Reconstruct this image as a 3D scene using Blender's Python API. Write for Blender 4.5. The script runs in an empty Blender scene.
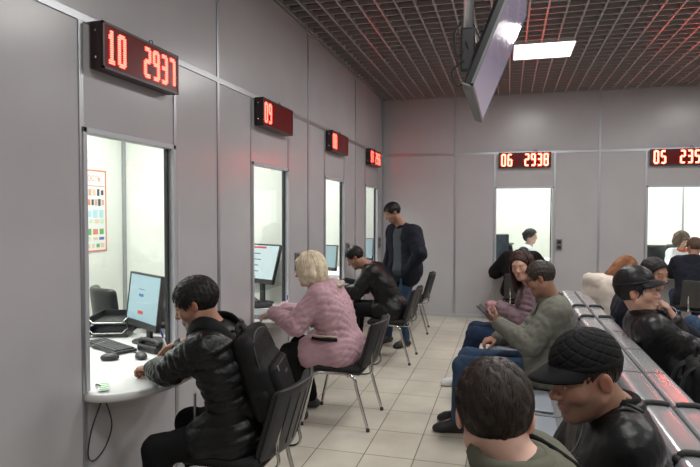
import bpy, bmesh, math, random
import numpy as np
from mathutils import Vector, Matrix
random.seed(7); RNG = np.random.default_rng(7)
COL = bpy.context.scene.collection
V = lambda *a: np.array(a, dtype=float)
def nrm(v): v = np.asarray(v, float); return v / (np.linalg.norm(v) + 1e-12)

# ------------------------------------------------------------------ materials
MATS = {}
def mat(name, col, rough=.5, metal=0., bump=0., bscale=200., var=0., vscale=6., spec=.5, coat=0., emit=None, estr=0., bdist=.002, stretch=None, bdetail=3, crease=0., cscale=14.):
    if name in MATS: return MATS[name]
    m = bpy.data.materials.new(name); m.use_nodes = True; nt = m.node_tree; N = nt.nodes; L = nt.links
    b = N['Principled BSDF']
    b.inputs['Base Color'].default_value = (*col, 1); b.inputs['Roughness'].default_value = rough; b.inputs['Metallic'].default_value = metal
    b.inputs['Specular IOR Level'].default_value = spec; b.inputs['Coat Weight'].default_value = coat
    tc = N.new('ShaderNodeTexCoord')
    src = tc.outputs['Object']
    if stretch:
        mp = N.new('ShaderNodeMapping'); mp.inputs['Scale'].default_value = stretch; L.new(src, mp.inputs['Vector']); src = mp.outputs['Vector']
    if var > 0:
        n = N.new('ShaderNodeTexNoise'); n.inputs['Scale'].default_value = vscale; n.inputs['Detail'].default_value = 4; L.new(src, n.inputs['Vector'])
        r = N.new('ShaderNodeMapRange'); r.inputs['From Min'].default_value = .3; r.inputs['From Max'].default_value = .7
        r.inputs['To Min'].default_value = 1 - var; r.inputs['To Max'].default_value = 1 + var; L.new(n.outputs['Fac'], r.inputs['Value'])
        mx = N.new('ShaderNodeVectorMath'); mx.operation = 'SCALE'; mx.inputs[0].default_value = col; L.new(r.outputs['Result'], mx.inputs['Scale'])
        L.new(mx.outputs['Vector'], b.inputs['Base Color'])
    if bump > 0:
        n = N.new('ShaderNodeTexNoise'); n.inputs['Scale'].default_value = bscale; n.inputs['Detail'].default_value = bdetail; L.new(src, n.inputs['Vector'])
        bp = N.new('ShaderNodeBump'); bp.inputs['Strength'].default_value = bump; bp.inputs['Distance'].default_value = bdist
        L.new(n.outputs['Fac'], bp.inputs['Height']); L.new(bp.outputs['Normal'], b.inputs['Normal'])
        if crease > 0:
            n2 = N.new('ShaderNodeTexNoise'); n2.inputs['Scale'].default_value = cscale; n2.inputs['Detail'].default_value = 5; n2.inputs['Distortion'].default_value = 1.2; L.new(src, n2.inputs['Vector'])
            n2.noise_type = 'RIDGED_MULTIFRACTAL'
            b2 = N.new('ShaderNodeBump'); b2.inputs['Strength'].default_value = crease; b2.inputs['Distance'].default_value = .012; b2.invert = True; L.new(n2.outputs['Fac'], b2.inputs['Height']); L.new(b2.outputs['Normal'], bp.inputs['Normal'])
    if emit: b.inputs['Emission Color'].default_value = (*emit, 1); b.inputs['Emission Strength'].default_value = estr
    MATS[name] = m; return m
def skin_mat(name, col, stub=(.05, .04, .04)):
    m = mat(name, col, .48, bump=.15, bscale=260, spec=.4); nt = m.node_tree; N = nt.nodes; L = nt.links; b = N['Principled BSDF']
    b.inputs['Subsurface Weight'].default_value = .12; b.inputs['Subsurface Radius'].default_value = (.012, .004, .002); b.inputs['Subsurface Scale'].default_value = .5
    at = N.new('ShaderNodeAttribute'); at.attribute_name = 'stubble'
    ar = N.new('ShaderNodeAttribute'); ar.attribute_name = 'ruddy'
    n = N.new('ShaderNodeTexNoise'); n.inputs['Scale'].default_value = 40
    m1 = N.new('ShaderNodeMix'); m1.data_type = 'RGBA'; m1.inputs['A'].default_value = (*col, 1); m1.inputs['B'].default_value = (col[0]*1.02, col[1]*.6, col[2]*.52, 1)
    L.new(ar.outputs['Fac'], m1.inputs['Factor'])
    m2 = N.new('ShaderNodeMix'); m2.data_type = 'RGBA'; L.new(m1.outputs['Result'], m2.inputs['A']); m2.inputs['B'].default_value = (*stub, 1)
    L.new(at.outputs['Fac'], m2.inputs['Factor']); L.new(m2.outputs['Result'], b.inputs['Base Color'])
    return m

# ------------------------------------------------------------------ objects
def setp(o, label=None, cat=None, group=None, kind=None):
    if label: o['label'] = label
    if cat: o['category'] = cat
    if group: o['group'] = group
    if kind: o['kind'] = kind
    return o
def empty(name, loc=(0, 0, 0), label=None, cat=None, group=None, rz=0., kind=None):
    o = bpy.data.objects.new(name, None); COL.objects.link(o); o.location = loc; o.rotation_euler = (0, 0, rz); o.empty_display_size = .1
    return setp(o, label, cat, group, kind)
def copy_tree(o, parent=None):
    c = o.copy(); COL.objects.link(c); c.parent = parent
    for ch in list(o.children): copy_tree(ch, c)
    return c
class MB:
    """collects shapes, then links them as one mesh object"""
    def __init__(s): s.v = []; s.f = []; s.mi = []; s.sm = []; s.n = 0; s.cur = 0
    def add(s, v, f, smooth=False):
        v = np.asarray(v, float).reshape(-1, 3); n0 = s.n
        s.v.append(v); s.n += len(v)
        for q in f: s.f.append(tuple(int(i) + n0 for i in q)); s.mi.append(s.cur); s.sm.append(smooth)
        return s
    def box(s, c, size, bev=0., R=None, seg=2):
        bm = bmesh.new(); bmesh.ops.create_cube(bm, size=1)
        for v in bm.verts: v.co = Vector((v.co.x * size[0], v.co.y * size[1], v.co.z * size[2]))
        if bev > 0: bmesh.ops.bevel(bm, geom=bm.edges[:], offset=min(bev, min(size) * .49), segments=seg, affect='EDGES', profile=.5)
        bm.verts.index_update(); vs = np.array([v.co[:] for v in bm.verts]); fs = [[v.index for v in f.verts] for f in bm.faces]; bm.free()
        if R is not None: vs = vs @ np.asarray(R).T
        return s.add(vs + np.asarray(c, float), fs, False)
    def bx(s, a, b, bev=0.):
        a = np.asarray(a, float); b = np.asarray(b, float)
        return s.box((a + b) / 2, np.abs(b - a), bev)
    def tube(s, pts, r, n=10, cap=True, flat=None, up=None):
        pts = np.asarray(pts, float); m = len(pts); rr = np.broadcast_to(np.asarray(r, float), (m,))
        T = np.gradient(pts, axis=0); T /= np.linalg.norm(T, axis=1)[:, None] + 1e-12
        u = np.asarray(up, float) if up is not None else (V(0, 0, 1) if abs(T[0][2]) < .9 else V(1, 0, 0))
        vs = []
        for i in range(m):
            if up is not None: u = np.asarray(up if np.ndim(up) == 1 else up[i], float)
            a = u - T[i] * (u @ T[i]); a = nrm(a); b = np.cross(T[i], a); u = a
            fl = 1. if flat is None else flat
            for k in range(n):
                t = 2 * math.pi * k / n; vs.append(pts[i] + rr[i] * (a * math.cos(t) * fl + b * math.sin(t)))
        fs = [(i*n + k, i*n + (k+1) % n, (i+1)*n + (k+1) % n, (i+1)*n + k) for i in range(m-1) for k in range(n)]
        if cap: fs += [tuple(range(n))[::-1], tuple((m-1)*n + k for k in range(n))]
        return s.add(vs, fs, True)
    def lathe(s, prof, c, n=24, axis=None):
        vs = [(r*math.cos(2*math.pi*k/n), r*math.sin(2*math.pi*k/n), z) for r, z in prof for k in range(n)]
        vs = np.array(vs)
        if axis is not None:
            a = nrm(axis); b = nrm(np.cross(a, V(0, 0, 1) if abs(a[2]) < .9 else V(1, 0, 0))); d = np.cross(a, b); vs = vs @ np.array([b, d, a])
        m = len(prof); fs = [(i*n+k, i*n+(k+1) % n, (i+1)*n+(k+1) % n, (i+1)*n+k) for i in range(m-1) for k in range(n)]
        fs += [tuple(range(n))[::-1], tuple((m-1)*n+k for k in range(n))]
        return s.add(vs + np.asarray(c, float), fs, True)
    def ball(s, c, r, n=12, R=None):
        r = np.broadcast_to(np.asarray(r, float), (3,)); vs = []; fs = []
        for i in range(n // 2 + 1):
            a = math.pi * i / (n // 2)
            for k in range(n): vs.append((math.sin(a)*math.cos(2*math.pi*k/n), math.sin(a)*math.sin(2*math.pi*k/n), math.cos(a)))
        vs = np.array(vs) * r
        if R is not None: vs = vs @ np.asarray(R).T
        for i in range(n // 2):
            for k in range(n): fs.append((i*n+k, (i+1)*n+k, (i+1)*n+(k+1) % n, i*n+(k+1) % n))
        return s.add(vs + np.asarray(c, float), fs, True)
    def prism(s, poly, z0, z1, M=None):
        n = len(poly); vs = [(x, y, z) for z in (z0, z1) for x, y in poly]
        fs = [tuple(range(n))[::-1], tuple(range(n, 2*n))] + [(i, (i+1) % n, n+(i+1) % n, n+i) for i in range(n)]
        vs = np.array(vs, float)
        if M is not None: vs = np.array([(M @ Vector(v))[:] for v in vs])
        return s.add(vs, fs)
    def build(s, name, mats, parent=None, base=(0, 0, 0), label=None, cat=None, group=None, kind=None, bevel=0, attrs=None):
        me = bpy.data.meshes.new(name); v = np.concatenate(s.v) - np.asarray(base, float)
        me.from_pydata(v.tolist(), [], s.f)
        for m in (mats if isinstance(mats, (list, tuple)) else [mats]): me.materials.append(m)
        me.polygons.foreach_set('material_index', np.array(s.mi, np.int32)); me.polygons.foreach_set('use_smooth', np.array(s.sm, bool))
        if attrs:
            for k, a in attrs.items():
                at = me.attributes.new(k, 'FLOAT', 'POINT'); aa = np.zeros(len(v), np.float32); aa[:len(a)] = a; at.data.foreach_set('value', aa)
        me.update(); o = bpy.data.objects.new(name, me); COL.objects.link(o)
        if parent is not None: o.parent = parent
        else: o.location = base
        return setp(o, label, cat, group, kind)
def text_mesh(mb, txt, size, M, extrude=.0005, align='CENTER'):
    cu = bpy.data.curves.new('t', 'FONT'); cu.body = txt; cu.size = size; cu.extrude = extrude; cu.align_x = align; cu.align_y = 'CENTER'
    o = bpy.data.objects.new('t', cu); COL.objects.link(o); dg = bpy.context.evaluated_depsgraph_get()
    me = bpy.data.meshes.new_from_object(o.evaluated_get(dg))
    vs = [(M @ v.co)[:] for v in me.vertices]; fs = [tuple(p.vertices) for p in me.polygons]
    bpy.data.objects.remove(o); bpy.data.curves.remove(cu); bpy.data.meshes.remove(me)
    if vs: mb.add(vs, fs)

# ------------------------------------------------------------------ implicit surfaces
class SDF:
    def __init__(s, h): s.h = h; s.ops = []
    def put(s, lo, hi, fn, k=.02, op='u'): s.ops.append((np.asarray(lo, float), np.asarray(hi, float), fn, k, op)); return s
    def cone(s, a, b, ra, rb, k=.02, op='u', disp=None, amp=0.):
        a = np.asarray(a, float); b = np.asarray(b, float); ab = b - a; L2 = ab @ ab + 1e-12; R = max(ra, rb) + amp
        def fn(X, Y, Z):
            t = np.clip(((X-a[0])*ab[0] + (Y-a[1])*ab[1] + (Z-a[2])*ab[2]) / L2, 0, 1)
            d = np.sqrt((X-a[0]-t*ab[0])**2 + (Y-a[1]-t*ab[1])**2 + (Z-a[2]-t*ab[2])**2) - (ra + (rb-ra)*t)
            if disp is not None: d = d - disp(t, X, Y, Z)
            return d
        return s.put(np.minimum(a, b) - R, np.maximum(a, b) + R, fn, k, op)
    def chain(s, pts, rs, k=.02, **kw):
        for i in range(len(pts)-1): s.cone(pts[i], pts[i+1], rs[i], rs[i+1], k, **kw)
        return s
    def ell(s, c, r, R=None, k=.02, op='u', cut=None, disp=None, amp=0.):
        c = np.asarray(c, float); r = np.asarray(r, float); Rm = np.eye(3) if R is None else np.asarray(R, float); e = np.max(r) + amp
        ext = np.sqrt((Rm**2) @ (r**2)) + amp
        def fn(X, Y, Z):
            x, y, z = X-c[0], Y-c[1], Z-c[2]
            u = Rm[0, 0]*x + Rm[1, 0]*y + Rm[2, 0]*z; v = Rm[0, 1]*x + Rm[1, 1]*y + Rm[2, 1]*z; w = Rm[0, 2]*x + Rm[1, 2]*y + Rm[2, 2]*z
            k0 = np.sqrt((u/r[0])**2 + (v/r[1])**2 + (w/r[2])**2); k1 = np.sqrt((u/r[0]**2)**2 + (v/r[1]**2)**2 + (w/r[2]**2)**2) + 1e-9
            d = k0*(k0-1)/k1
            if disp is not None: d = d - disp(u, v, w)
            if cut is not None: d = np.maximum(d, cut(u, v, w))
            return d
        return s.put(c - ext, c + ext, fn, k, op)
    def box(s, c, half, R=None, rnd=.02, k=.02, op='u', disp=None):
        c = np.asarray(c, float); hf = np.asarray(half, float) - rnd; Rm = np.eye(3) if R is None else np.asarray(R, float); ext = np.abs(Rm) @ np.asarray(half, float)
        def fn(X, Y, Z):
            x, y, z = X-c[0], Y-c[1], Z-c[2]
            q = [Rm[0, i]*x + Rm[1, i]*y + Rm[2, i]*z for i in range(3)]
            a = [np.abs(q[i]) - hf[i] for i in range(3)]
            d = np.sqrt(sum(np.maximum(t, 0)**2 for t in a)) + np.minimum(np.maximum(np.maximum(a[0], a[1]), a[2]), 0) - rnd
            if disp is not None: d = d - disp(*q)
            return d
        return s.put(c - ext, c + ext, fn, k, op)
    def mesh(s, smooth=0, glob=None):
        h = s.h; adds = [o for o in s.ops if o[4] == 'u']
        lo = np.min([o[0] for o in adds], 0) - 4*h - .02; hi = np.max([o[1] for o in adds], 0) + 4*h + .02
        n = np.ceil((hi-lo)/h).astype(int) + 1; g = np.full(n, 1e2, np.float32)
        ax = [lo[i] + h*np.arange(n[i]) for i in range(3)]
        for l, u, fn, k, op in s.ops:
            pad = 3*h + k
            i0 = np.maximum(np.floor((l-pad-lo)/h).astype(int), 0); i1 = np.minimum(np.ceil((u+pad-lo)/h).astype(int)+1, n)
            if np.any(i1 <= i0): continue
            sl = tuple(slice(i0[i], i1[i]) for i in range(3))
            X = ax[0][sl[0]][:, None, None]; Y = ax[1][sl[1]][None, :, None]; Z = ax[2][sl[2]][None, None, :]
            d = fn(X, Y, Z).astype(np.float32) + np.zeros(tuple(i1-i0), np.float32); o = g[sl]
            if op == 'u':
                hh = np.maximum(k - np.abs(o-d), 0)/k; g[sl] = np.minimum(o, d) - hh*hh*k*.25
            elif op == 's':
                d = -d; hh = np.maximum(k - np.abs(o-d), 0)/k; g[sl] = np.maximum(o, d) + hh*hh*k*.25
            elif op == 'i': g[sl] = np.maximum(o, d)
        if glob is not None: g += glob(ax[0][:, None, None], ax[1][None, :, None], ax[2][None, None, :]).astype(np.float32)
        return nets(g, lo, h, smooth)
def nets(g, lo, h, smooth=0):
    s = g < 0; nx, ny, nz = g.shape
    cnt = np.zeros((nx-1, ny-1, nz-1), np.int8)
    for i in (0, 1):
        for j in (0, 1):
            for k in (0, 1): cnt += s[i:nx-1+i, j:ny-1+j, k:nz-1+k]
    act = np.argwhere((cnt > 0) & (cnt < 8))
    idx = np.full(cnt.shape, -1, np.int64); idx[act[:, 0], act[:, 1], act[:, 2]] = np.arange(len(act))
    corn = np.array([(i, j, k) for i in (0, 1) for j in (0, 1) for k in (0, 1)])
    vals = np.stack([g[act[:, 0]+c[0], act[:, 1]+c[1], act[:, 2]+c[2]] for c in corn], 1).astype(float)
    acc = np.zeros((len(act), 3)); w = np.zeros(len(act))
    for a in range(8):
        for b in range(a+1, 8):
            if np.abs(corn[a]-corn[b]).sum() != 1: continue
            m = (vals[:, a] < 0) != (vals[:, b] < 0); t = vals[m, a]/(vals[m, a]-vals[m, b])
            acc[m] += corn[a] + t[:, None]*(corn[b]-corn[a]); w[m] += 1
    vs = lo + h*(act + acc/w[:, None]); F = []
    for d in range(3):
        e, f2 = [(1, 2), (2, 0), (0, 1)][d]
        A = [slice(None)]*3; B = [slice(None)]*3; A[d] = slice(0, -1); B[d] = slice(1, None)
        sa = s[tuple(A)]; sb = s[tuple(B)]; ed = np.argwhere(sa != sb)
        ed = ed[(ed[:, e] > 0) & (ed[:, f2] > 0) & (ed[:, e] < g.shape[e]-1) & (ed[:, f2] < g.shape[f2]-1)]
        ins = sa[ed[:, 0], ed[:, 1], ed[:, 2]]
        oe = np.zeros(3, int); oe[e] = 1; of = np.zeros(3, int); of[f2] = 1
        q = np.stack([idx[tuple((ed-o).T)] for o in (0*oe, oe, oe+of, of)], 1)
        q[~ins] = q[~ins][:, ::-1]; F.append(q)
    F = np.concatenate(F)
    for _ in range(smooth):
        acc = np.zeros_like(vs); c = np.zeros(len(vs))
        for a, b in ((0, 1), (1, 2), (2, 3), (3, 0)):
            np.add.at(acc, F[:, a], vs[F[:, b]]); np.add.at(c, F[:, a], 1); np.add.at(acc, F[:, b], vs[F[:, a]]); np.add.at(c, F[:, b], 1)
        vs = vs*.5 + .5*acc/np.maximum(c, 1)[:, None]
    return vs, F
def sdf_obj(s, name, m, parent=None, base=(0, 0, 0), smooth=1, glob=None, **kw):
    v, f = s.mesh(smooth, glob); mb = MB(); mb.add(v, f, True); return mb.build(name, m, parent, base, **kw)
LAMP_W, OFF_W = 46., 92.
# ------------------------------------------------------------------ palette
M_wall = mat('wall_laminate', (.425, .412, .425), .25, var=.03, vscale=2.5, bump=.05, bscale=60, spec=.33)
M_off = mat('office_wall', (.80, .81, .76), .6)
M_alu = mat('aluminium', (.42, .43, .45), .38, .85)
M_aluframe = mat('frame_aluminium', (.46, .47, .50), .45, .3)
M_chrome = mat('chrome', (.62, .62, .61), .16, 1.)
M_steel = mat('bench_steel', (.52, .53, .55), .20, .6, bump=.02, bscale=200)
M_blackfab = mat('black_upholstery', (.016, .016, .017), .8, bump=.4, bscale=900)
M_plast = mat('black_plastic', (.014, .014, .016), .45)
M_shell = mat('chair_shell_plastic', (.034, .034, .036), .42)
M_greyplast = mat('grey_plastic', (.16, .165, .17), .5)
M_white = mat('white_laminate', (.62, .62, .61), .35)
M_paper = mat('paper', (.80, .80, .80), .8)
M_rubber = mat('rubber', (.02, .02, .02), .6)
M_grid = mat('ceiling_grid', (.36, .335, .33), .32, .2)
M_deck = mat('ceiling_void', (.05, .047, .046), .9)
M_lamp = mat('lamp_diffuser', (.9, .9, .9), .5, emit=(1, 1, 1), estr=4.)
M_signbox = mat('sign_housing', (.030, .010, .010), .35)
M_signface = mat('sign_face', (.025, .003, .003), .3, spec=.15, emit=(1, .02, .02), estr=.06)  # faint red emission paints the glow of the digits onto the face
M_led = mat('red_led', (.8, .1, .08), .5, emit=(1, .030, .020), estr=20.)
M_led2 = mat('bright_red_led', (.8, .2, .15), .5, emit=(1, .042, .026), estr=44.)
M_glow = None

def tile_floor():
    m = bpy.data.materials.new('floor_tile'); m.use_nodes = True; nt = m.node_tree; N = nt.nodes; L = nt.links; b = N['Principled BSDF']
    tc = N.new('ShaderNodeTexCoord'); mp = N.new('ShaderNodeMapping'); mp.inputs['Location'].default_value = (.244, .30, 0); L.new(tc.outputs['Object'], mp.inputs['Vector'])
    br = N.new('ShaderNodeTexBrick'); br.offset = 0; br.inputs['Scale'].default_value = 1; br.inputs['Brick Width'].default_value = .3435; br.inputs['Row Height'].default_value = .455
    br.inputs['Mortar Size'].default_value = .004; br.inputs['Mortar Smooth'].default_value = .2; br.inputs['Bias'].default_value = 0
    br.inputs['Color1'].default_value = (.52, .49, .41, 1); br.inputs['Color2'].default_value = (.56, .525, .44, 1); br.inputs['Mortar'].default_value = (.15, .135, .11, 1)
    L.new(mp.outputs['Vector'], br.inputs['Vector'])
    n = N.new('ShaderNodeTexNoise'); n.inputs['Scale'].default_value = 3.5; n.inputs['Detail'].default_value = 7; L.new(tc.outputs['Object'], n.inputs['Vector'])
    r = N.new('ShaderNodeMapRange'); r.inputs['From Min'].default_value = .35; r.inputs['From Max'].default_value = .65; r.inputs['To Min'].default_value = .90; r.inputs['To Max'].default_value = 1.05; L.new(n.outputs['Fac'], r.inputs['Value'])
    vm = N.new('ShaderNodeVectorMath'); vm.operation = 'SCALE'; L.new(br.outputs['Color'], vm.inputs[0]); L.new(r.outputs['Result'], vm.inputs['Scale'])
    # scuffs
    n2 = N.new('ShaderNodeTexNoise'); n2.inputs['Scale'].default_value = 9; n2.inputs['Detail'].default_value = 2; L.new(tc.outputs['Object'], n2.inputs['Vector'])
    r2 = N.new('ShaderNodeMapRange'); r2.inputs['From Min'].default_value = .70; r2.inputs['From Max'].default_value = .78; r2.inputs['To Min'].default_value = 0; r2.inputs['To Max'].default_value = .35; L.new(n2.outputs['Fac'], r2.inputs['Value'])
    mx = N.new('ShaderNodeMix'); mx.data_type = 'RGBA'; L.new(r2.outputs['Result'], mx.inputs['Factor']); L.new(vm.outputs['Vector'], mx.inputs['A']); mx.inputs['B'].default_value = (.2, .18, .15, 1)
    L.new(mx.outputs['Result'], b.inputs['Base Color'])
    r3 = N.new('ShaderNodeMapRange'); r3.inputs['To Min'].default_value = .28; r3.inputs['To Max'].default_value = .46; L.new(n.outputs['Fac'], r3.inputs['Value']); L.new(r3.outputs['Result'], b.inputs['Roughness'])
    bp = N.new('ShaderNodeBump'); bp.inputs['Strength'].default_value = .3; bp.inputs['Distance'].default_value = .002; bp.invert = True; L.new(br.outputs['Fac'], bp.inputs['Height']); L.new(bp.outputs['Normal'], b.inputs['Normal'])
    return m
def glass_mat():
    m = bpy.data.materials.new('window_glass'); m.use_nodes = True; nt = m.node_tree; N = nt.nodes; L = nt.links; N.remove(N['Principled BSDF'])
    t = N.new('ShaderNodeBsdfTransparent'); t.inputs['Color'].default_value = (.965, .985, .975, 1); g = N.new('ShaderNodeBsdfGlossy'); g.inputs['Roughness'].default_value = .02
    ge = N.new('ShaderNodeNewGeometry'); dt = N.new('ShaderNodeVectorMath'); dt.operation = 'DOT_PRODUCT'; L.new(ge.outputs['Normal'], dt.inputs[0]); L.new(ge.outputs['Incoming'], dt.inputs[1])
    def mth(op, a, b=None):
        q = N.new('ShaderNodeMath'); q.operation = op
        if isinstance(a, float): q.inputs[0].default_value = a
        else: L.new(a, q.inputs[0])
        if b is not None: q.inputs[1].default_value = b
        return q.outputs[0]
    om = N.new('ShaderNodeMath'); om.operation = 'SUBTRACT'; om.inputs[0].default_value = 1.; L.new(mth('ABSOLUTE', dt.outputs['Value']), om.inputs[1])
    fac = mth('MULTIPLY_ADD', mth('POWER', om.outputs[0], 5.), .95); N[fac.node.name].inputs[2].default_value = .045
    x = N.new('ShaderNodeMixShader'); L.new(fac, x.inputs['Fac']); L.new(t.outputs[0], x.inputs[1]); L.new(g.outputs[0], x.inputs[2])
    L.new(x.outputs[0], N['Material Output'].inputs['Surface']); return m
def perf_mat():
    m = mat('perforated_steel', (.47, .48, .50), .34, .7); nt = m.node_tree; N = nt.nodes; L = nt.links; b = N['Principled BSDF']
    tc = N.new('ShaderNodeTexCoord'); sx = N.new('ShaderNodeSeparateXYZ'); L.new(tc.outputs['Object'], sx.inputs[0]); s = []
    for ax, k in (('Y', 700.), ('Z', 500.)):
        a = N.new('ShaderNodeMath'); a.operation = 'MULTIPLY'; a.inputs[1].default_value = k
        q = N.new('ShaderNodeMath'); q.operation = 'SINE'; L.new(sx.outputs[ax], a.inputs[0]); L.new(a.outputs[0], q.inputs[0]); s.append(q)
    p = N.new('ShaderNodeMath'); p.operation = 'MULTIPLY'; L.new(s[0].outputs[0], p.inputs[0]); L.new(s[1].outputs[0], p.inputs[1])
    g = N.new('ShaderNodeMath'); g.operation = 'GREATER_THAN'; g.inputs[1].default_value = .35; L.new(p.outputs[0], g.inputs[0])
    mx = N.new('ShaderNodeMix'); mx.data_type = 'RGBA'; mx.inputs['A'].default_value = (.47, .48, .50, 1); mx.inputs['B'].default_value = (.05, .05, .05, 1); L.new(g.outputs[0], mx.inputs['Factor']); L.new(mx.outputs['Result'], b.inputs['Base Color'])
    return m
M_floor = tile_floor(); M_glass = glass_mat(); M_perf = perf_mat()

# ------------------------------------------------------------------ the setting
A, B, CEIL, TRIM, WTOP, OPEN = -1.993, 9.321, 3.489, 2.594, 2.07, .715
XR, YF, TH = 5.0, -3.0, .05
WY = [2.766 + 1.92*i for i in range(4)]; HW = .405
WX = [.245, 2.401]
def struct(mb, name, m): return mb.build(name, m, kind='structure')
mb = MB(); mb.bx((-4.2, YF, -.1), (XR+.1, 12.1, 0)); struct(mb, 'floor', M_floor)
mb = MB(); y = YF
for c in WY:
    mb.bx((A-TH, y, 0), (A, c-HW, CEIL)); mb.bx((A-TH, c-HW, 0), (A, c+HW, OPEN)); mb.bx((A-TH, c-HW, WTOP), (A, c+HW, CEIL)); y = c+HW
mb.bx((A-TH, y, 0), (A, B+TH, CEIL)); struct(mb, 'wall_left', M_wall)
mb = MB(); x = A
for c in WX:
    mb.bx((x, B, 0), (c-.44, B+TH, CEIL)); mb.bx((c-.44, B, 0), (c+.44, B+TH, OPEN)); mb.bx((c-.44, B, WTOP), (c+.44, B+TH, CEIL)); x = c+.44
mb.bx((x, B, 0), (XR, B+TH, CEIL)); struct(mb, 'wall_back', M_wall)
mb = MB(); mb.bx((XR, YF, 0), (XR+.1, B+TH, CEIL)); struct(mb, 'wall_right', M_wall)
mb = MB(); mb.bx((A-TH, YF-.1, 0), (XR+.1, YF, CEIL)); struct(mb, 'wall_front', M_wall)
# aluminium cover strips between the wall panels
mb = MB(); w = .016; t = .006
for c in WY:
    for yy in (c-HW-.002, c+HW+.002): mb.bx((A, yy-w, .05), (A+t, yy+w, TRIM), .002)
    mb.bx((A, c+.96-w, .05), (A+t+.002, c+.96+w, CEIL), .002)
mb.bx((A, WY[0]-.96-w, .05), (A+t+.002, WY[0]-.96+w, CEIL), .002)
mb.bx((A, YF, TRIM-.02), (A+t+.001, B, TRIM+.02), .002); struct(mb, 'trim_1', M_alu)
mb = MB()
for c in WX:
    for xx in (c-.442, c+.442): mb.bx((xx-w, B-t, .05), (xx+w, B, TRIM), .002)
for xx in (-.809, 1.321, 3.46): mb.bx((xx-w, B-t-.002, .05), (xx+w, B, CEIL), .002)
mb.bx((A, B-t-.001, TRIM-.02), (XR, B, TRIM+.02), .002); mb.bx((A, B-.02, 0), (A+.02, B, CEIL)); struct(mb, 'trim_2', M_alu)
mb = MB(); mb.bx((A, YF, 0), (A+.012, B, .055), .003); struct(mb, 'baseboard_left', M_aluframe)
mb = MB(); mb.bx((A, B-.012, 0), (XR, B, .055), .003); struct(mb, 'baseboard_back', M_aluframe)
# open cell ceiling
mb = MB(); P = .1625; bw = .0085; x = A + .05
while x < XR: mb.bx((x-bw, YF, CEIL), (x+bw, B, CEIL+.045)); x += P
y = YF + .04
while y < B: mb.bx((A, y-bw*.9, CEIL+.0008), (XR, y+bw*.9, CEIL+.045)); y += P
mb.bx((A, YF, CEIL-.002), (A+.022, B, CEIL+.03)); mb.bx((A, B-.022, CEIL-.002), (XR, B, CEIL+.03))
struct(mb, 'ceiling', M_grid)
mb = MB(); mb.bx((A-TH, YF-.1, CEIL+.5), (XR+.1, B+TH, CEIL+.55)); mb.bx((A-TH, YF, CEIL), (A-TH+.02, B, CEIL+.5)); mb.bx((A, B+TH-.02, CEIL), (XR, B+TH, CEIL+.5)); struct(mb, 'ceiling_void', M_deck)
# offices behind the walls
mb = MB(); mb.bx((-4.1, YF, 0), (-4.0, B+TH, 2.75)); mb.bx((-4.0, 5.38, 0), (A-TH, 5.44, 2.75)); mb.bx((-4.0, 1.0, 0), (A-TH, 1.06, 2.75)); mb.bx((-4.0, B+.02, 0), (A-TH, B+TH, 2.75))
struct(mb, 'wall_office_left', M_off)
mb = MB(); mb.bx((-3.0, 12.0, 0), (XR, 12.1, 2.75)); mb.bx((-3.0, B+TH, 0), (-2.95, 12, 2.75)); mb.bx((1.55, B+TH, 0), (1.6, 12, 2.75)); mb.bx((4.4, B+TH, 0), (4.45, 12, 2.75)); struct(mb, 'wall_office_back', M_off)
mb = MB(); mb.bx((-4.1, YF, 2.75), (A-TH, B+TH, 2.8)); mb.bx((-3, B+TH, 2.75), (XR, 12.1, 2.8)); struct(mb, 'ceiling_office', M_off)
mb = MB(); mb.bx((-4.0, 5.34, 0), (-3.975, 5.38, 2.75)); mb.bx((1.0, 11.985, 0), (1.05, 12, 2.75)); mb.bx((3.14, 11.985, 0), (3.17, 12, 2.75)); struct(mb, 'trim_3', M_alu)

def window(n, c, axis):
    r = empty('window_%d' % n, kind='structure'); mb = MB(); f = .028
    def q(u0, u1, z0, z1, d0, d1, m):
        if axis == 'L': m.bx((A+d0, c+u0, z0), (A+d1, c+u1, z1), .003)
        else: m.bx((c+u0, B-d1, z0), (c+u1, B-d0, z1), .003)
    h = HW if axis == 'L' else .44
    for s in (-1, 1): q(s*h - (f if s > 0 else 0), s*h + (f if s < 0 else 0), OPEN+.055, WTOP, -.05, .012, mb)
    q(-h, h, WTOP-f, WTOP, -.05, .012, mb)
    mb.build('frame', M_aluframe, r); mb = MB()
    q(-h+f, h-f, .98, WTOP-f, -.034, -.028, mb); mb.build('glass', M_glass, r); mb = MB()
    q(h-f-.022, h-f-.006, OPEN+.055, WTOP-f, -.046, -.02, mb); mb.build('sash_stile', M_plast, r)
    return r
for i, c in enumerate(WY): window(i+1, c, 'L')
for i, c in enumerate(WX): window(i+5, c, 'B')

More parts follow.
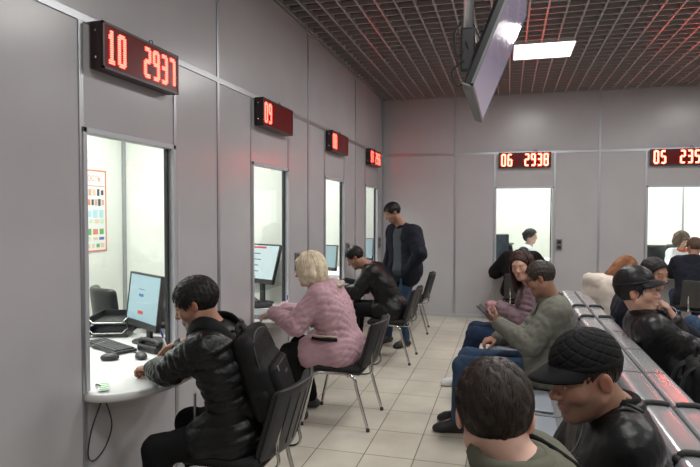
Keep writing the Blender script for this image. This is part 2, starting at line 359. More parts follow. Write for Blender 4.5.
# ------------------------------------------------------------------ ceiling lamps
def ceiling_lamp(x, y, label):
    r = empty('ceiling_light', (x, y, CEIL), label, 'light', 'square ceiling lights')
    mb = MB(); s = .327
    for a, b2 in (((-s, -s, -.006), (s, -s+.014, .04)), ((-s, s-.014, -.006), (s, s, .04)), ((-s, -s, -.006), (-s+.014, s, .04)), ((s-.014, -s, -.006), (s, s, .04))): mb.bx(a, b2)
    mb.build('lamp_frame', M_white, r); mb = MB(); mb.bx((-s+.014, -s+.014, -.004), (s-.014, s-.014, .004)); mb.build('diffuser', M_lamp, r)
    return r
LAMPS = [(.365, 6.9), (.365, 4.3), (.365, 1.7), (.365, -.9), (3.0, 6.9), (3.0, 4.3), (3.0, 1.7), (3.0, -.9)]
for i, (x, y) in enumerate(LAMPS):
    if i == 0: ceiling_lamp(x, y, 'lit square white light panel set in the grey grid ceiling')
    ld = bpy.data.lights.new('lamp_light', 'AREA'); ld.shape = 'SQUARE'; ld.size = .6; ld.energy = LAMP_W; ld.color = (1, .985, .96)
    o = bpy.data.objects.new('lamp_light', ld); COL.objects.link(o); o.location = (x, y, CEIL-.012)
    if y < 2: ld.energy *= .8 if y > 0 else .7
for (x, y, sx, sy, e) in [(-3.05, 3.3, 1.2, 3.2, OFF_W), (-3.05, 7.4, 1.2, 3.2, OFF_W), (.2, 10.7, 2.4, 1.6, OFF_W*.9), (2.9, 10.7, 2.4, 1.6, OFF_W*.9)]:
    ld = bpy.data.lights.new('office_light', 'AREA'); ld.shape = 'RECTANGLE'; ld.size = sx; ld.size_y = sy; ld.energy = e; ld.color = (.97, 1, .97)
    o = bpy.data.objects.new('office_light', ld); COL.objects.link(o); o.location = (x, y, 2.73)

# ------------------------------------------------------------------ number displays
SEG = {'0': 'abcdef', '1': 'bc1', '2': 'abged', '3': 'abgcd', '5': 'afgcd', '6': 'afgedc', '7': 'abc', '8': 'abcdefg', '9': 'abcdfg'}
def glyph(ch, W=6, H=15):
    g = np.zeros((H, W), bool); s = SEG[ch]; m = H // 2
    if 'a' in s: g[0:2, 1:W-1] = 1
    if 'd' in s: g[H-2:, 1:W-1] = 1
    if 'g' in s: g[m-1:m+1, 1:W-1] = 1
    if 'f' in s: g[1:m, 0:2] = 1
    if 'e' in s: g[m:H-1, 0:2] = 1
    if '1' in s: g[:, 2:4] = 1; g[2:4, 1] = 1; g[H-2:, 1:5] = 1; return g
    if 'b' in s: g[1:m, W-2:] = 1
    if 'c' in s: g[m:H-1, W-2:] = 1
    return g
def led_sign(axis, c, t1, t2, label, led, L=.67, dot=.0105):
    zc = 2.475; H = .23; D = .08
    r = empty('led_sign', (A, c, zc) if axis == 'L' else (c, B, zc), label, 'sign', 'red number displays over the windows')
    Mx = Matrix(((0, 0, 1, D), (1, 0, 0, 0), (0, 1, 0, 0), (0, 0, 0, 1))) if axis == 'L' else Matrix(((1, 0, 0, 0), (0, 0, -1, -D), (0, 1, 0, 0), (0, 0, 0, 1)))
    def bxu(mb, u0, u1, v0, v1, w0, w1, bev=0.):
        a = Mx @ Vector((u0, v0, w0)); b2 = Mx @ Vector((u1, v1, w1)); mb.bx(a[:], b2[:], bev)
    mb = MB(); bxu(mb, -L/2, L/2, -H/2, H/2, -D+.008, -.006, .004)
    for (u0, u1, v0, v1) in ((-L/2, L/2, H/2-.012, H/2), (-L/2, L/2, -H/2, -H/2+.012), (-L/2, -L/2+.012, -H/2, H/2), (L/2-.012, L/2, -H/2, H/2)): bxu(mb, u0, u1, v0, v1, -.006, .003)
    mb.build('housing', M_signbox, r)
    mb = MB(); bxu(mb, -L/2+.012, L/2-.012, -H/2+.012, H/2-.012, -.006, 0); mb.build('display_face', M_signface, r)
    px = dot
    def put(txt, u0):
        for k, ch in enumerate(txt):
            mb = MB(); g = glyph(ch)
            for i in range(g.shape[0]):
                for j in range(g.shape[1]):
                    if g[i, j]:
                        u = u0 + (k*7.6 + j + .5)*px; v = (7 - i)*px*1.06
                        bxu(mb, u-px*.44, u+px*.44, v-px*.36, v+px*.36, 0, .003)
            mb.build('digit', led, r)
    put(t1, -L/2 + .035)
    if t2: put(t2, L/2 - .035 - (4*7.6-1.6)*px)
    mb = MB(); pts = [(-.02, H/2-.01), (-.012, H/2+.035), (.012, H/2+.042), (.03, H/2+.01), (.03, H/2-.01)]
    mb.tube([(Mx @ Vector((u+L*.2, v, -.05)))[:] for u, v in pts], .003, 6); mb.build('cable_loop', M_rubber, r)
    for v in (-.06, .07): mb = MB(); bxu(mb, -L/2-.003, -L/2, v-.005, v+.005, -.045, -.035); mb.build('screw', M_chrome, r)
led_sign('L', WY[0]-.01, '10', '2937', 'black box sign with red digits 10 2937 above the window nearest the camera', M_led)
led_sign('L', WY[1]-.02, '09', '', 'black box sign showing only a red 09 above the pink coat woman', M_led)
led_sign('L', WY[2]-.03, '08', '', 'black box sign showing only red 08, third along the left wall', M_led)
led_sign('L', WY[3]-.06, '07', '2936', 'black box sign with red digits 07 2936 nearest the room corner', M_led)
led_sign('B', .245, '06', '2938', 'bright red number sign reading 06 2938 on the back wall', M_led2, .765, .0122)
led_sign('B', 2.38, '05', '2356', 'bright red number sign reading 05 235 at the picture edge', M_led2, .765, .0122)

def call_box(axis, u, label):
    r = empty('call_box', (A, u, 1.18) if axis == 'L' else (u, B, 1.18), label, 'intercom', 'small black and grey intercoms beside the windows'); 
    def q(mb, a, b2, c0, c1, d0, d1):
        if axis == 'L': mb.bx((d0, a, c0), (d1, b2, c1), .002)
        else: mb.bx((a, -d1, c0), (b2, -d0, c1), .002)
    mb = MB(); q(mb, -.045, .045, -.085, .085, 0, .022); mb.build('plate', M_greyplast, r)
    mb = MB(); q(mb, -.028, .028, .012, .068, .022, .028); mb.build('speaker', M_plast, r)
    mb = MB(); q(mb, -.028, .028, -.065, -.012, .022, .028); mb.build('button', M_plast, r)
call_box('L', 5.30, 'grey intercom with two black squares behind the blonde woman'); call_box('L', 7.16, 'grey intercom on the wall above the bent man in black leather')
call_box('L', 9.06, 'grey intercom on left wall beside the standing man'); call_box('B', .765, 'grey intercom on the back wall right of window under sign 06')

# ------------------------------------------------------------------ counters and desks
def counter(axis, c, label, h=.40, dep=.29):
    r = empty('service_counter', (A, c, 0) if axis == 'L' else (c, B, 0), label, 'counter', 'rounded white service counters')
    poly = [(-h, -.0545), (-h, .0)] + [(-h*math.cos(math.pi*k/28), .03 + (dep-.03)*math.sin(math.pi*k/28)**.95) for k in range(29)] + [(h, 0), (h, -.0545)]
    Mx = Matrix(((0, 1, 0, 0), (1, 0, 0, 0), (0, 0, 1, 0), (0, 0, 0, 1))) if axis == 'L' else Matrix(((1, 0, 0, 0), (0, -1, 0, 0), (0, 0, 1, 0), (0, 0, 0, 1)))
    # keep clear of the wall faces: the slab inside the opening is a little narrower
    poly = [(max(-h+.002, min(h-.002, x)), y) for x, y in poly]
    mb = MB(); mb.prism(poly, .722, .765, Mx); mb.build('counter_top', M_white, r)
    mb = MB(); pts = [(Mx @ Vector((x, y, .7435)))[:] for x, y in poly[1:-1]]; mb.tube(pts, .0225, 8, flat=1.); mb.build('edge_band', M_white, r)
counter('L', WY[0], 'rounded white counter under the arms of the man with the backpack'); counter('L', WY[1], 'rounded white counter in front of the blonde woman')
counter('L', WY[2], 'rounded white counter under the man in the black leather jacket bending forward'); counter('L', WY[3], 'rounded white counter beside the standing man')
counter('B', WX[0], 'white counter under the window of sign 06', .43, .3); counter('B', WX[1], 'white counter under the window of sign 05', .43, .3)
def desk(a, b2, label):
    c = (np.array(a)+np.array(b2))/2
    r = empty('office_desk', (c[0], c[1], 0), label, 'desk', 'white desks behind the windows'); s = np.abs(np.array(b2)-np.array(a))/2
    mb = MB(); mb.bx((-s[0], -s[1], .735), (s[0], s[1], .765), .003); mb.build('desk_top', M_white, r)
    for sx in (-1, 1):
        mb = MB(); mb.bx((sx*(s[0]-.03), -s[1], 0), (sx*s[0], s[1], .735)) if s[0] > s[1] else mb.bx((-s[0], sx*(s[1]-.03), 0), (s[0], sx*s[1], .735)); mb.build('side_panel', M_white, r)
for i, c in enumerate(WY): desk((-2.95, c-.62), (A-TH-.005, (c+.90, c+.66, c+.90, c+.68)[i]), ['white desk strewn with papers inside the nearest window', 'white desk inside the second window behind the blonde woman', 'white desk inside the third window along the left wall', 'white desk inside the last window before the corner'][i])
desk((WX[0]-.9, B+TH+.005), (WX[0]+.9, 10.0), 'white desk inside the window under sign 06'); desk((WX[1]-.7, B+TH+.005), (WX[1]+.95, 9.95), 'white desk inside the window under sign 05')

def screen_mat(name, col, e):
    return mat(name, tuple(x*.4 for x in col), .25, emit=col, estr=e)
M_scr = screen_mat('lit_screen', (.40, .58, .66), .55); M_scrw = screen_mat('lit_white_screen', (.62, .74, .78), .7)
M_red = mat('red_ink', (.55, .06, .05), .6); M_blue = mat('blue_ink', (.05, .16, .40), .6); M_dark = mat('dark_ink', (.05, .06, .07), .6); M_green = mat('green_ink', (.12, .40, .10), .6); M_orange = mat('orange_red_print', (.75, .22, .12), .6)
def monitor(loc, nrml, label, scr, tilt=.12, W=.50, H=.32, marks=(), lift=.13):
    rz = math.atan2(nrml[1], nrml[0]) + math.pi/2     # local front = -Y
    r = empty('monitor', loc, label, 'monitor', 'computer monitors behind the windows', rz)
    T = Matrix.Translation((0, 0, lift + H/2)) @ Matrix.Rotation(-tilt, 4, 'X')
    def q(mb, a, b2, bev=0.): 
        m2 = MB(); m2.bx(a, b2, bev); mb.add([(T @ Vector(v))[:] for v in np.concatenate(m2.v)], m2.f)
    mb = MB(); q(mb, (-W/2, 0, -H/2), (W/2, .03, H/2), .008); q(mb, (-W*.3, .03, -H*.3), (W*.3, .055, H*.3), .01)
    for a, b2 in (((-W/2, -.006, H/2-.014), (W/2, .002, H/2)), ((-W/2, -.006, -H/2), (W/2, .002, -H/2+.045)), ((-W/2, -.006, -H/2), (-W/2+.014, .002, H/2)), ((W/2-.014, -.006, -H/2), (W/2, .002, H/2))): q(mb, a, b2, .002)
    mb.build('casing', M_plast, r)
    mb = MB(); q(mb, (-W/2+.014, -.002, -H/2+.045), (W/2-.014, .0005, H/2-.014))
    sc = mb.build('screen', scr, r)
    for (u, v, w, h, m) in marks:
        mb = MB(); q(mb, (u*W/2-w/2, -.0035, v*H/2-h/2), (u*W/2+w/2, -.0015, v*H/2+h/2)); mb.build('screen_text', m, sc)
    mb = MB(); mb.bx((-.03, .03, .01), (.03, .055, lift+H*.5), .005); mb.build('stand', M_plast, r)
    mb = MB(); mb.lathe([(0.001, 0), (.115, 0), (.115, .008), (.09, .014), (0.001, .016)], (0, .04, 0)); mb.build('stand_base', M_plast, r)
Z = .7655
rows = [(-.45, .62 - .28*k, .13, .010, M_dark) for k in range(4)]
monitor((-2.40, 3.42, Z), (-.52, -.85), 'monitor with a blue screen seen through the nearest window', M_scr, H=.37, lift=.10, marks=[(-.15, .18, .07, .02, M_blue), (-.1, -.45, .08, .022, M_red), (-.15, .4, .09, .004, M_dark)])
monitor((-2.34, 5.20, Z), (-.42, -.91), 'monitor with a white text page beside the blonde woman', M_scrw, .3, marks=[(-.25, .82, .24, .018, M_red)] + [(-.3 + .1*(k % 2), .5 - .3*k, .13, .008, M_dark) for k in range(5)], H=.39, lift=.20)
monitor((-2.38, 7.27, Z), (-.30, -.95), 'pale blue monitor in the third window above the leather jacket man', M_scr, H=.34)
monitor((-2.30, 8.98, Z), (-.2, -.98), 'pale blue monitor in the last window before the corner', M_scr, H=.36, marks=[(-.3, .5 - .3*k, .13, .008, M_dark) for k in range(4)])
def keyboard(loc, rz, label):
    r = empty('keyboard', loc, label, 'keyboard', None, rz); mb = MB(); mb.bx((-.22, -.075, 0), (.22, .075, .018), .006); mb.build('case', M_plast, r)
    mb = MB()
    for i in range(5):
        for j in range(15): mb.bx((-.208 + j*.0277, -.066+i*.0265, .018), (-.208+j*.0277+.023, -.066+i*.0265+.022, .026), .002)
    mb.build('keys', M_shell, r)
keyboard((-2.50, 3.20, Z+.004), math.radians(-27), 'black keyboard on papers inside the nearest window'); keyboard((-2.45, 4.75, Z+.001), math.radians(-30), 'black keyboard behind the blonde woman\'s window')
def mouse(loc, rz, label):
    r = empty('computer_mouse', loc, label, 'mouse', None, rz); s = SDF(.004); s.ell((0, 0, .012), (.034, .056, .026)); s.put((-.1, -.1, -.1), (.1, .1, .05), lambda X, Y, Z: -Z, .004, 'i')
    v, f = s.mesh(1); mb = MB(); mb.add(v, f, True); mb.build('shell', M_plast, r); mb = MB(); mb.bx((-.003, .015, .030), (.003, .035, .039), .002); mb.build('wheel', M_greyplast, r)
mouse((-2.30, 2.94, Z+.004), -1.2, 'black mouse lying on papers next to the keyboard'); mouse((-2.14, 3.02, Z+.002), .9, 'second black mouse close to the window sill')
def sheet(name, loc, w, h, rz, label, m=M_paper, th=.0012, group='papers on the counters'):
    mb = MB(); mb.box((0, 0, th/2), (w, h, th), R=[(math.cos(rz), -math.sin(rz), 0), (math.sin(rz), math.cos(rz), 0), (0, 0, 1)])
    return mb.build(name, m, None, loc, label, 'paper', group)
for k, (x, y, rz, lb) in enumerate([(-2.18, 2.62, .5, 'white sheet at the counter edge nearest the camera'), (-1.92, 2.72, .2, 'white form under the hand of the man with the backpack'), (-2.24, 2.80, -.3, 'white sheet just below the black mouse'), (-1.90, 2.98, -.2, 'white sheet at the far end of the first counter'), (-2.52, 2.62, .8, 'white sheet on the desk left of the keyboard')]):
    sheet('paper_sheet', (x, y, Z+.0005+.0014*k), .21, .297, rz, lb)
for k, (x, y, rz, lb) in enumerate([(-2.05, 4.62, .3, 'white sheet under the blonde woman\'s hand'), (-2.25, 4.80, -.2, 'white sheet behind the blonde woman\'s hand'), (-1.88, 6.50, .2, 'white sheet under the hand of the leather jacket man')]):
    sheet('paper_sheet', (x, y, Z+.0005+.0014*k), .21, .297, rz, lb)
r = empty('paper_slip', (-1.96, 2.46, Z+.009), 'narrow slip with green stripes at the counter edge', 'paper'); mb = MB(); mb.box((0, 0, 0), (.05, .15, .001), R=[(.8, -.6, 0), (.6, .8, 0), (0, 0, 1)]); mb.build('slip', M_paper, r)
mb = MB(); R_ = np.array([(.8, -.6, 0), (.6, .8, 0), (0, 0, 1)])
for k in range(4): mb.box(R_ @ V(0, -.055+.035*k, .001), (.044, .018, .001), R=R_)
mb.build('stripes', M_green, r)
# in-tray, printer and cables in the first office
r = empty('document_tray', (-2.78, 3.62, Z), 'black document tray with silver edges on the desk', 'tray', None, .35)
for k in range(2):
    mb = MB(); z = .02+.075*k; mb.bx((-.14, -.17, z), (.14, .17, z+.006), .002); mb.bx((-.14, -.17, z), (-.134, .17, z+.05)); mb.bx((.134, -.17, z), (.14, .17, z+.05)); mb.bx((-.14, .164, z), (.14, .17, z+.05)); mb.build('tray', M_plast, r)
    mb = MB(); mb.tube([(-.14, -.17, z+.05), (-.10, -.175, z+.012), (.10, -.175, z+.012), (.14, -.17, z+.05)], .004, 6); mb.build('rim', M_chrome, r)
for sx in (-1, 1):
    for sy in (-1, 1): mb = MB(); mb.bx((sx*.13-.006, sy*.155-.006, 0), (sx*.13+.006, sy*.155+.006, .1)); mb.build('post', M_plast, r)
r = empty('printer', (-2.70, 4.10, .735), 'black printer on the desk left of the blue screen', 'printer', None, .2)
mb = MB(); mb.bx((-.19, -.15, 0), (.19, .15, .19), .02); mb.build('casing', M_plast, r); mb = MB(); mb.box((0, .10, .27), (.24, .015, .16), .005, R=[(1, 0, 0), (0, .95, .3), (0, -.3, .95)]); mb.build('paper_feed', M_plast, r); mb = MB(); mb.bx((-.12, -.26, .05), (.12, -.14, .062), .003); mb.build('output_tray', M_shell, r)
r = empty('desk_speaker', (-2.21, 3.66, Z), 'slim black loudspeaker behind the first monitor', 'speaker'); mb = MB(); mb.bx((-.06, -.07, 0), (.06, .07, .42), .01); mb.build('cabinet', M_plast, r); mb = MB(); mb.lathe([(.001, 0), (.038, 0), (.034, .006), (.001, .004)], (0, -.07, .28), axis=(0, -1, 0)); mb.build('cone', M_shell, r)
def cable(name, pts, rad, label, m=M_rubber, sub=6):
    p = np.array(pts, float); n = len(p); out = []
    for i in range(n-1):
        p0, p1, p2, p3 = p[max(i-1, 0)], p[i], p[i+1], p[min(i+2, n-1)]
        for t in np.linspace(0, 1, sub, endpoint=False): out.append(.5*((2*p1) + (-p0+p2)*t + (2*p0-5*p1+4*p2-p3)*t*t + (-p0+3*p1-3*p2+p3)*t**3))
    out.append(p[-1]); mb = MB(); mb.tube(out, rad, 6); return mb.build(name, m, None, (0, 0, 0), label, 'cable')
def spline(pts, sub=6):
    p = np.array(pts, float); n = len(p); out = []
    for i in range(n-1):
        p0, p1, p2, p3 = p[max(i-1, 0)], p[i], p[i+1], p[min(i+2, n-1)]
        for t in np.linspace(0, 1, sub, endpoint=False): out.append(.5*((2*p1) + (-p0+p2)*t + (2*p0-5*p1+4*p2-p3)*t*t + (-p0+3*p1-3*p2+p3)*t**3))
    out.append(p[-1]); return np.array(out)
cable('hanging_cable', [(-2.02, 2.47, .772), (-1.975, 2.45, .776), (-1.965, 2.44, .70), (-1.975, 2.385, .58), (-1.978, 2.36, .46), (-1.978, 2.40, .415), (-1.975, 2.48, .45), (-1.972, 2.53, .54), (-1.965, 2.50, .64), (-1.962, 2.455, .72), (-1.975, 2.45, .774), (-2.03, 2.49, .771)], .0035, 'black cable hanging in a loop below the first counter')
for k, (pts, lb) in enumerate([([(-2.35, 3.30, .772), (-2.28, 3.20, .772), (-2.18, 3.26, .775), (-2.16, 3.40, .772), (-2.25, 3.50, .772)], 'black cable curled on the desk below the first monitor'), ([(-2.55, 3.28, .772), (-2.66, 3.30, .775), (-2.60, 3.16, .772), (-2.44, 3.12, .785), (-2.30, 3.14, .772), (-2.2, 3.10, .772)], 'black cable running behind the keyboard'), ([(-2.16, 3.36, .772), (-2.13, 3.34, .86), (-2.14, 3.38, .96), (-2.20, 3.46, .99), (-2.22, 3.58, .9)], 'thin cable rising beside the first window frame')]): cable('desk_cable', pts, .004, lb)
r = empty('telephone', (-2.17, 3.24, Z), 'black desk telephone by the first window frame', 'telephone', None, 1.2); mb = MB(); mb.bx((-.09, -.10, 0), (.09, .10, .045), .012); mb.build('base', M_plast, r); mb = MB(); mb.tube(spline([(-.055, -.10, .055), (-.055, -.06, .07), (-.055, .06, .07), (-.055, .10, .055)]), [.024]*4 + [.016]*11 + [.024]*4, 8); mb.build('handset', M_plast, r)
# second office odds and ends
r = empty('document_tray', (-2.05, 4.55, Z), 'flat grey document box under the blonde woman\'s hands', 'tray', None, 0); mb = MB(); mb.bx((-.11, -.14, .0), (.11, .14, .04), .004); mb.build('tray', M_greyplast, r)
r = empty('blue_box', (-2.35, 4.62, Z), 'small blue and white box on the desk behind the second window', 'box'); mb = MB(); mb.bx((-.05, -.07, 0), (.05, .07, .075), .003); mb.build('carton', mat('blue_card', (.10, .25, .50), .6), r); mb = MB(); mb.bx((-.051, -.071, .045), (.051, .071, .076), .003); mb.build('lid', M_paper, r)
r = empty('telephone', (-2.24, 5.02, Z), 'black desk telephone below the white text page monitor', 'telephone', None, .6); mb = MB(); mb.bx((-.09, -.10, 0), (.09, .10, .045), .012); mb.build('base', M_plast, r); mb = MB(); mb.tube(spline([(-.055, -.10, .055), (-.055, -.06, .07), (-.055, .06, .07), (-.055, .10, .055)]), [.024]*4 + [.016]*11 + [.024]*4, 8); mb.build('handset', M_plast, r)
cable('desk_cable', [(-2.40, 5.0, .772), (-2.30, 4.9, .80), (-2.20, 4.86, .82), (-2.16, 4.96, .80), (-2.22, 5.1, .775)], .004, 'black cable tangled below the second monitor')
def pen(loc, d, label, cap):
    r = empty('pen', loc, label, 'pen'); d = nrm(d); mb = MB(); mb.tube([V(0, 0, 0), d*.008, d*.11], [.0008, .004, .0042], 8); mb.build('barrel', M_paper, r); mb = MB(); mb.tube([d*.10, d*.145], [.0052, .005], 8); mb.build('cap', cap, r)
M_bluecap = mat('blue_pen_cap', (.03, .05, .35), .4)
# poster in the first office
r = empty('poster', (-3.998, 4.77, 1.68), 'red framed poster with rows of small pictures on the office wall', 'poster')
Mx = Matrix(((0, 0, 1, 0), (1, 0, 0, 0), (0, 1, 0, 0), (0, 0, 0, 1)))
mb = MB(); mb.bx((0, -.31, -.42), (.004, .31, .40)); mb.build('sheet', M_paper, r)
mb = MB()
for a, b2 in (((-.31, .385), (.31, .40)), ((-.31, -.42), (.31, -.405)), ((-.31, -.42), (-.295, .40)), ((.295, -.42), (.31, .40))): mb.bx((.003, a[0], a[1]), (.006, b2[0], b2[1]))
mb.bx((.003, -.25, .235), (.006, .28, .242)); mb.build('red_border', M_orange, r)
mb = MB(); text_mesh(mb, 'БЕЗОПАСНОСТЬ', .078, Matrix.Translation((.0045, -.05, .31)) @ Mx @ Matrix.Scale(.85, 4, (1, 0, 0))); mb.build('title', M_orange, r)
mb = MB(); cols = [M_dark, M_blue, M_orange, M_green, mat('pale_blue_print', (.45, .68, .75), .7), mat('pale_green_print', (.60, .75, .55), .7), mat('skin_print', (.62, .38, .30), .7), mat('pale_orange_print', (.80, .55, .40), .7)]
rr = random.Random(3)
for (v, h, n, ch) in ((.175, .07, 9, (0, 6, 0, 7)), (.075, .07, 11, (0, 6, 0, 2)), (-.04, .085, 6, (4, 5, 4, 4)), (-.115, .05, 7, (7, 4, 5, 7)), (-.22, .065, 6, (7, 2, 3, 6)), (-.29, .04, 6, (1, 0, 7, 5)), (-.36, .05, 8, (5, 7, 7, 3))):
    for k in range(n):
        mb.cur = rr.choice(ch); u = -.26 + .54*(k+.5)/n; w_ = .54/n*rr.uniform(.25, .40); hh = h*rr.uniform(.35, .5); mb.bx((.003, u-w_, v-hh), (.0055, u+w_, v+hh))
mb.build('printed_pictures', cols, r)
# office 06 equipment
r = empty('document_cabinet', (-.09, 10.22, 0), 'dark blue cabinet inside the window under sign 06', 'cabinet'); M_navycab = mat('navy_cabinet', (.025, .04, .055), .5)
mb = MB(); mb.bx((-.32, -.2, .02), (.12, .2, 1.30), .006); mb.build('body', M_navycab, r)
for k in range(3): mb = MB(); mb.bx((-.31, -.215, .06+.41*k), (.11, -.2, .44+.41*k), .004); mb.build('drawer', M_navycab, r)
mb = MB(); mb.bx((.12, -.1, 1.13), (.20, .1, 1.15), .004); mb.build('side_shelf', M_plast, r)

# ------------------------------------------------------------------ visitor chairs
def slab(w, h, th, rnd, fn, step=.012):
    s = SDF(step); s.box((0, 0, 0), (w/2, th/2, h/2), rnd=rnd); v, f = s.mesh(2); return np.array([fn(*p) for p in v]), f
def make_chair(label, group):
    r = empty('visitor_chair', (0, 0, 0), label, 'chair', group)
    mb = MB(); v, f = slab(.47, .43, .05, .022, lambda x, y, z: (x, z + .01, .452 + y*1. + .012*(abs(z)/.2)**3 - (.03*max(0, (z-.13)/.08)**2))); mb.add(v, f, True); st = mb.build('seat', M_blackfab, r)
    mb = MB(); v, f = slab(.45, .41, .02, .009, lambda x, y, z: (x, z + .01, .422 + y)); mb.add(v, f, True); mb.build('seat_shell', M_shell, st)
    def bend(o, dz=0.): return lambda x, y, z: (x, -.235 - .10*((z+.17)/.34)*1. + .055*(x/.23)**2 + o + y, .650 + z + dz)
    mb = MB(); v, f = slab(.45, .34, .04, .018, bend(0.)); mb.add(v, f, True); bk = mb.build('backrest', M_blackfab, r)
    mb = MB(); v, f = slab(.465, .355, .018, .008, bend(-.027)); mb.add(v, f, True)
    for k in range(5):
        x = -.15 + .075*k; fn = bend(-.038); mb.tube([fn(x, 0, z) for z in np.linspace(-.13, .13, 6)], .0022, 6)
    mb.build('back_shell', M_shell, bk)
    for sx in (-1, 1):
        x = sx*.245; mb = MB(); mb.tube(spline([(x*1.02, .27, .012), (x, .205, .30), (x, .185, .385), (x, .145, .418), (x, .09, .425), (x, -.06, .425), (x, -.115, .418), (x, -.155, .385), (x, -.175, .30), (x*1.02, -.26, .012)]), .0125, 10, flat=.75); lg = mb.build('side_frame', M_chrome, r)
        for yy in (.27, -.26): mb = MB(); mb.lathe([(.001, 0), (.015, 0), (.015, .022), (.001, .024)], (x*1.02, yy, 0), 12); mb.build('foot_cap', M_rubber, lg)
        x = sx*.15; mb = MB(); mb.tube(spline([(x, .10, .408), (x, -.12, .405), (x, -.235, .412), (x, -.272, .45), (x, -.262, .53), (x, -.285, .64)]), .0115, 10, flat=.7); mb.build('back_support', M_chrome, r)
    for yy in (.15, -.10): mb = MB(); mb.tube([(-.245, yy, .41), (.245, yy, .41)], .010, 8); mb.build('cross_bar', M_chrome, r)
    return r
CH = make_chair('black upholstered chrome chair under the man with the backpack', 'black visitor chairs'); CH.location = (-1.32, 2.70, 0); CH.rotation_euler.z = math.pi/2
def chair(x, y, rz, label):
    c = copy_tree(CH); c.location = (x, y, 0); c.rotation_euler.z = rz; c['label'] = label; return c
chair(-1.26, 4.44, math.pi/2, 'black chrome chair the woman in the pink coat sits on'); chair(-1.27, 6.42, math.pi/2, 'black chrome chair the bent man in black leather sits on')
chair(-1.32, 8.05, math.pi/2+.1, 'empty black chrome chair behind the standing man'); chair(.20, 8.5, 0, 'black chrome chair under the person in black at window 06')
chair(2.36, 8.35, 0, 'black chair under the man in navy seated at window 05')
chair(2.22, 6.3, math.pi/2, 'black chair under the seated person in jeans cut off by the picture edge')
def office_chair(x, y, rz, label, hr=True):
    r = empty('office_chair', (x, y, 0), label, 'chair', 'office swivel chairs', rz); M_l = mat('black_leatherette', (.014, .015, .018), .3, bump=.15, bscale=80)
    mb = MB(); v, f = slab(.50, .48, .09, .04, lambda x, y, z: (x, z, .50+y), .016); mb.add(v, f, True); mb.build('seat', M_l, r)
    mb = MB(); v, f = slab(.48, .58, .09, .04, lambda x, y, z: (x, -.26-.10*(z+.3)+.08*(x/.24)**2+y, .86+z), .016); mb.add(v, f, True); mb.build('backrest', M_l, r)
    if hr: mb = MB(); v, f = slab(.28, .15, .07, .03, lambda x, y, z: (x, -.34+.05*(x/.14)**2+y, 1.20+z), .014); mb.add(v, f, True); mb.build('headrest', M_l, r)
    mb = MB(); mb.tube([(0, 0, .1), (0, 0, .46)], .028, 12); mb.build('column', M_chrome, r)
    mb = MB()
    for k in range(5): a = k*2*math.pi/5; mb.tube([(0, 0, .11), (.3*math.cos(a), .3*math.sin(a), .065)], [.025, .016], 8); mb.ball((.3*math.cos(a), .3*math.sin(a), .028), .028, 10)
    mb.build('star_base', M_plast, r)
    for sx in (-1, 1): mb = MB(); mb.tube(spline([(sx*.26, .05, .48), (sx*.30, .10, .66), (sx*.30, -.02, .70), (sx*.30, -.18, .69)]), .018, 8); mb.build('armrest', M_plast, r)
    return r
office_chair(.30, 10.30, -math.pi/2, 'black office chair with a headrest behind the clerk'); office_chair(2.31, 10.66, .1, 'black office chair empty inside window 05', False).scale = (.82, .82, 1.); office_chair(-3.35, 4.60, -.6, 'black office chair seen through the nearest window', False).scale = (1, 1, .86)

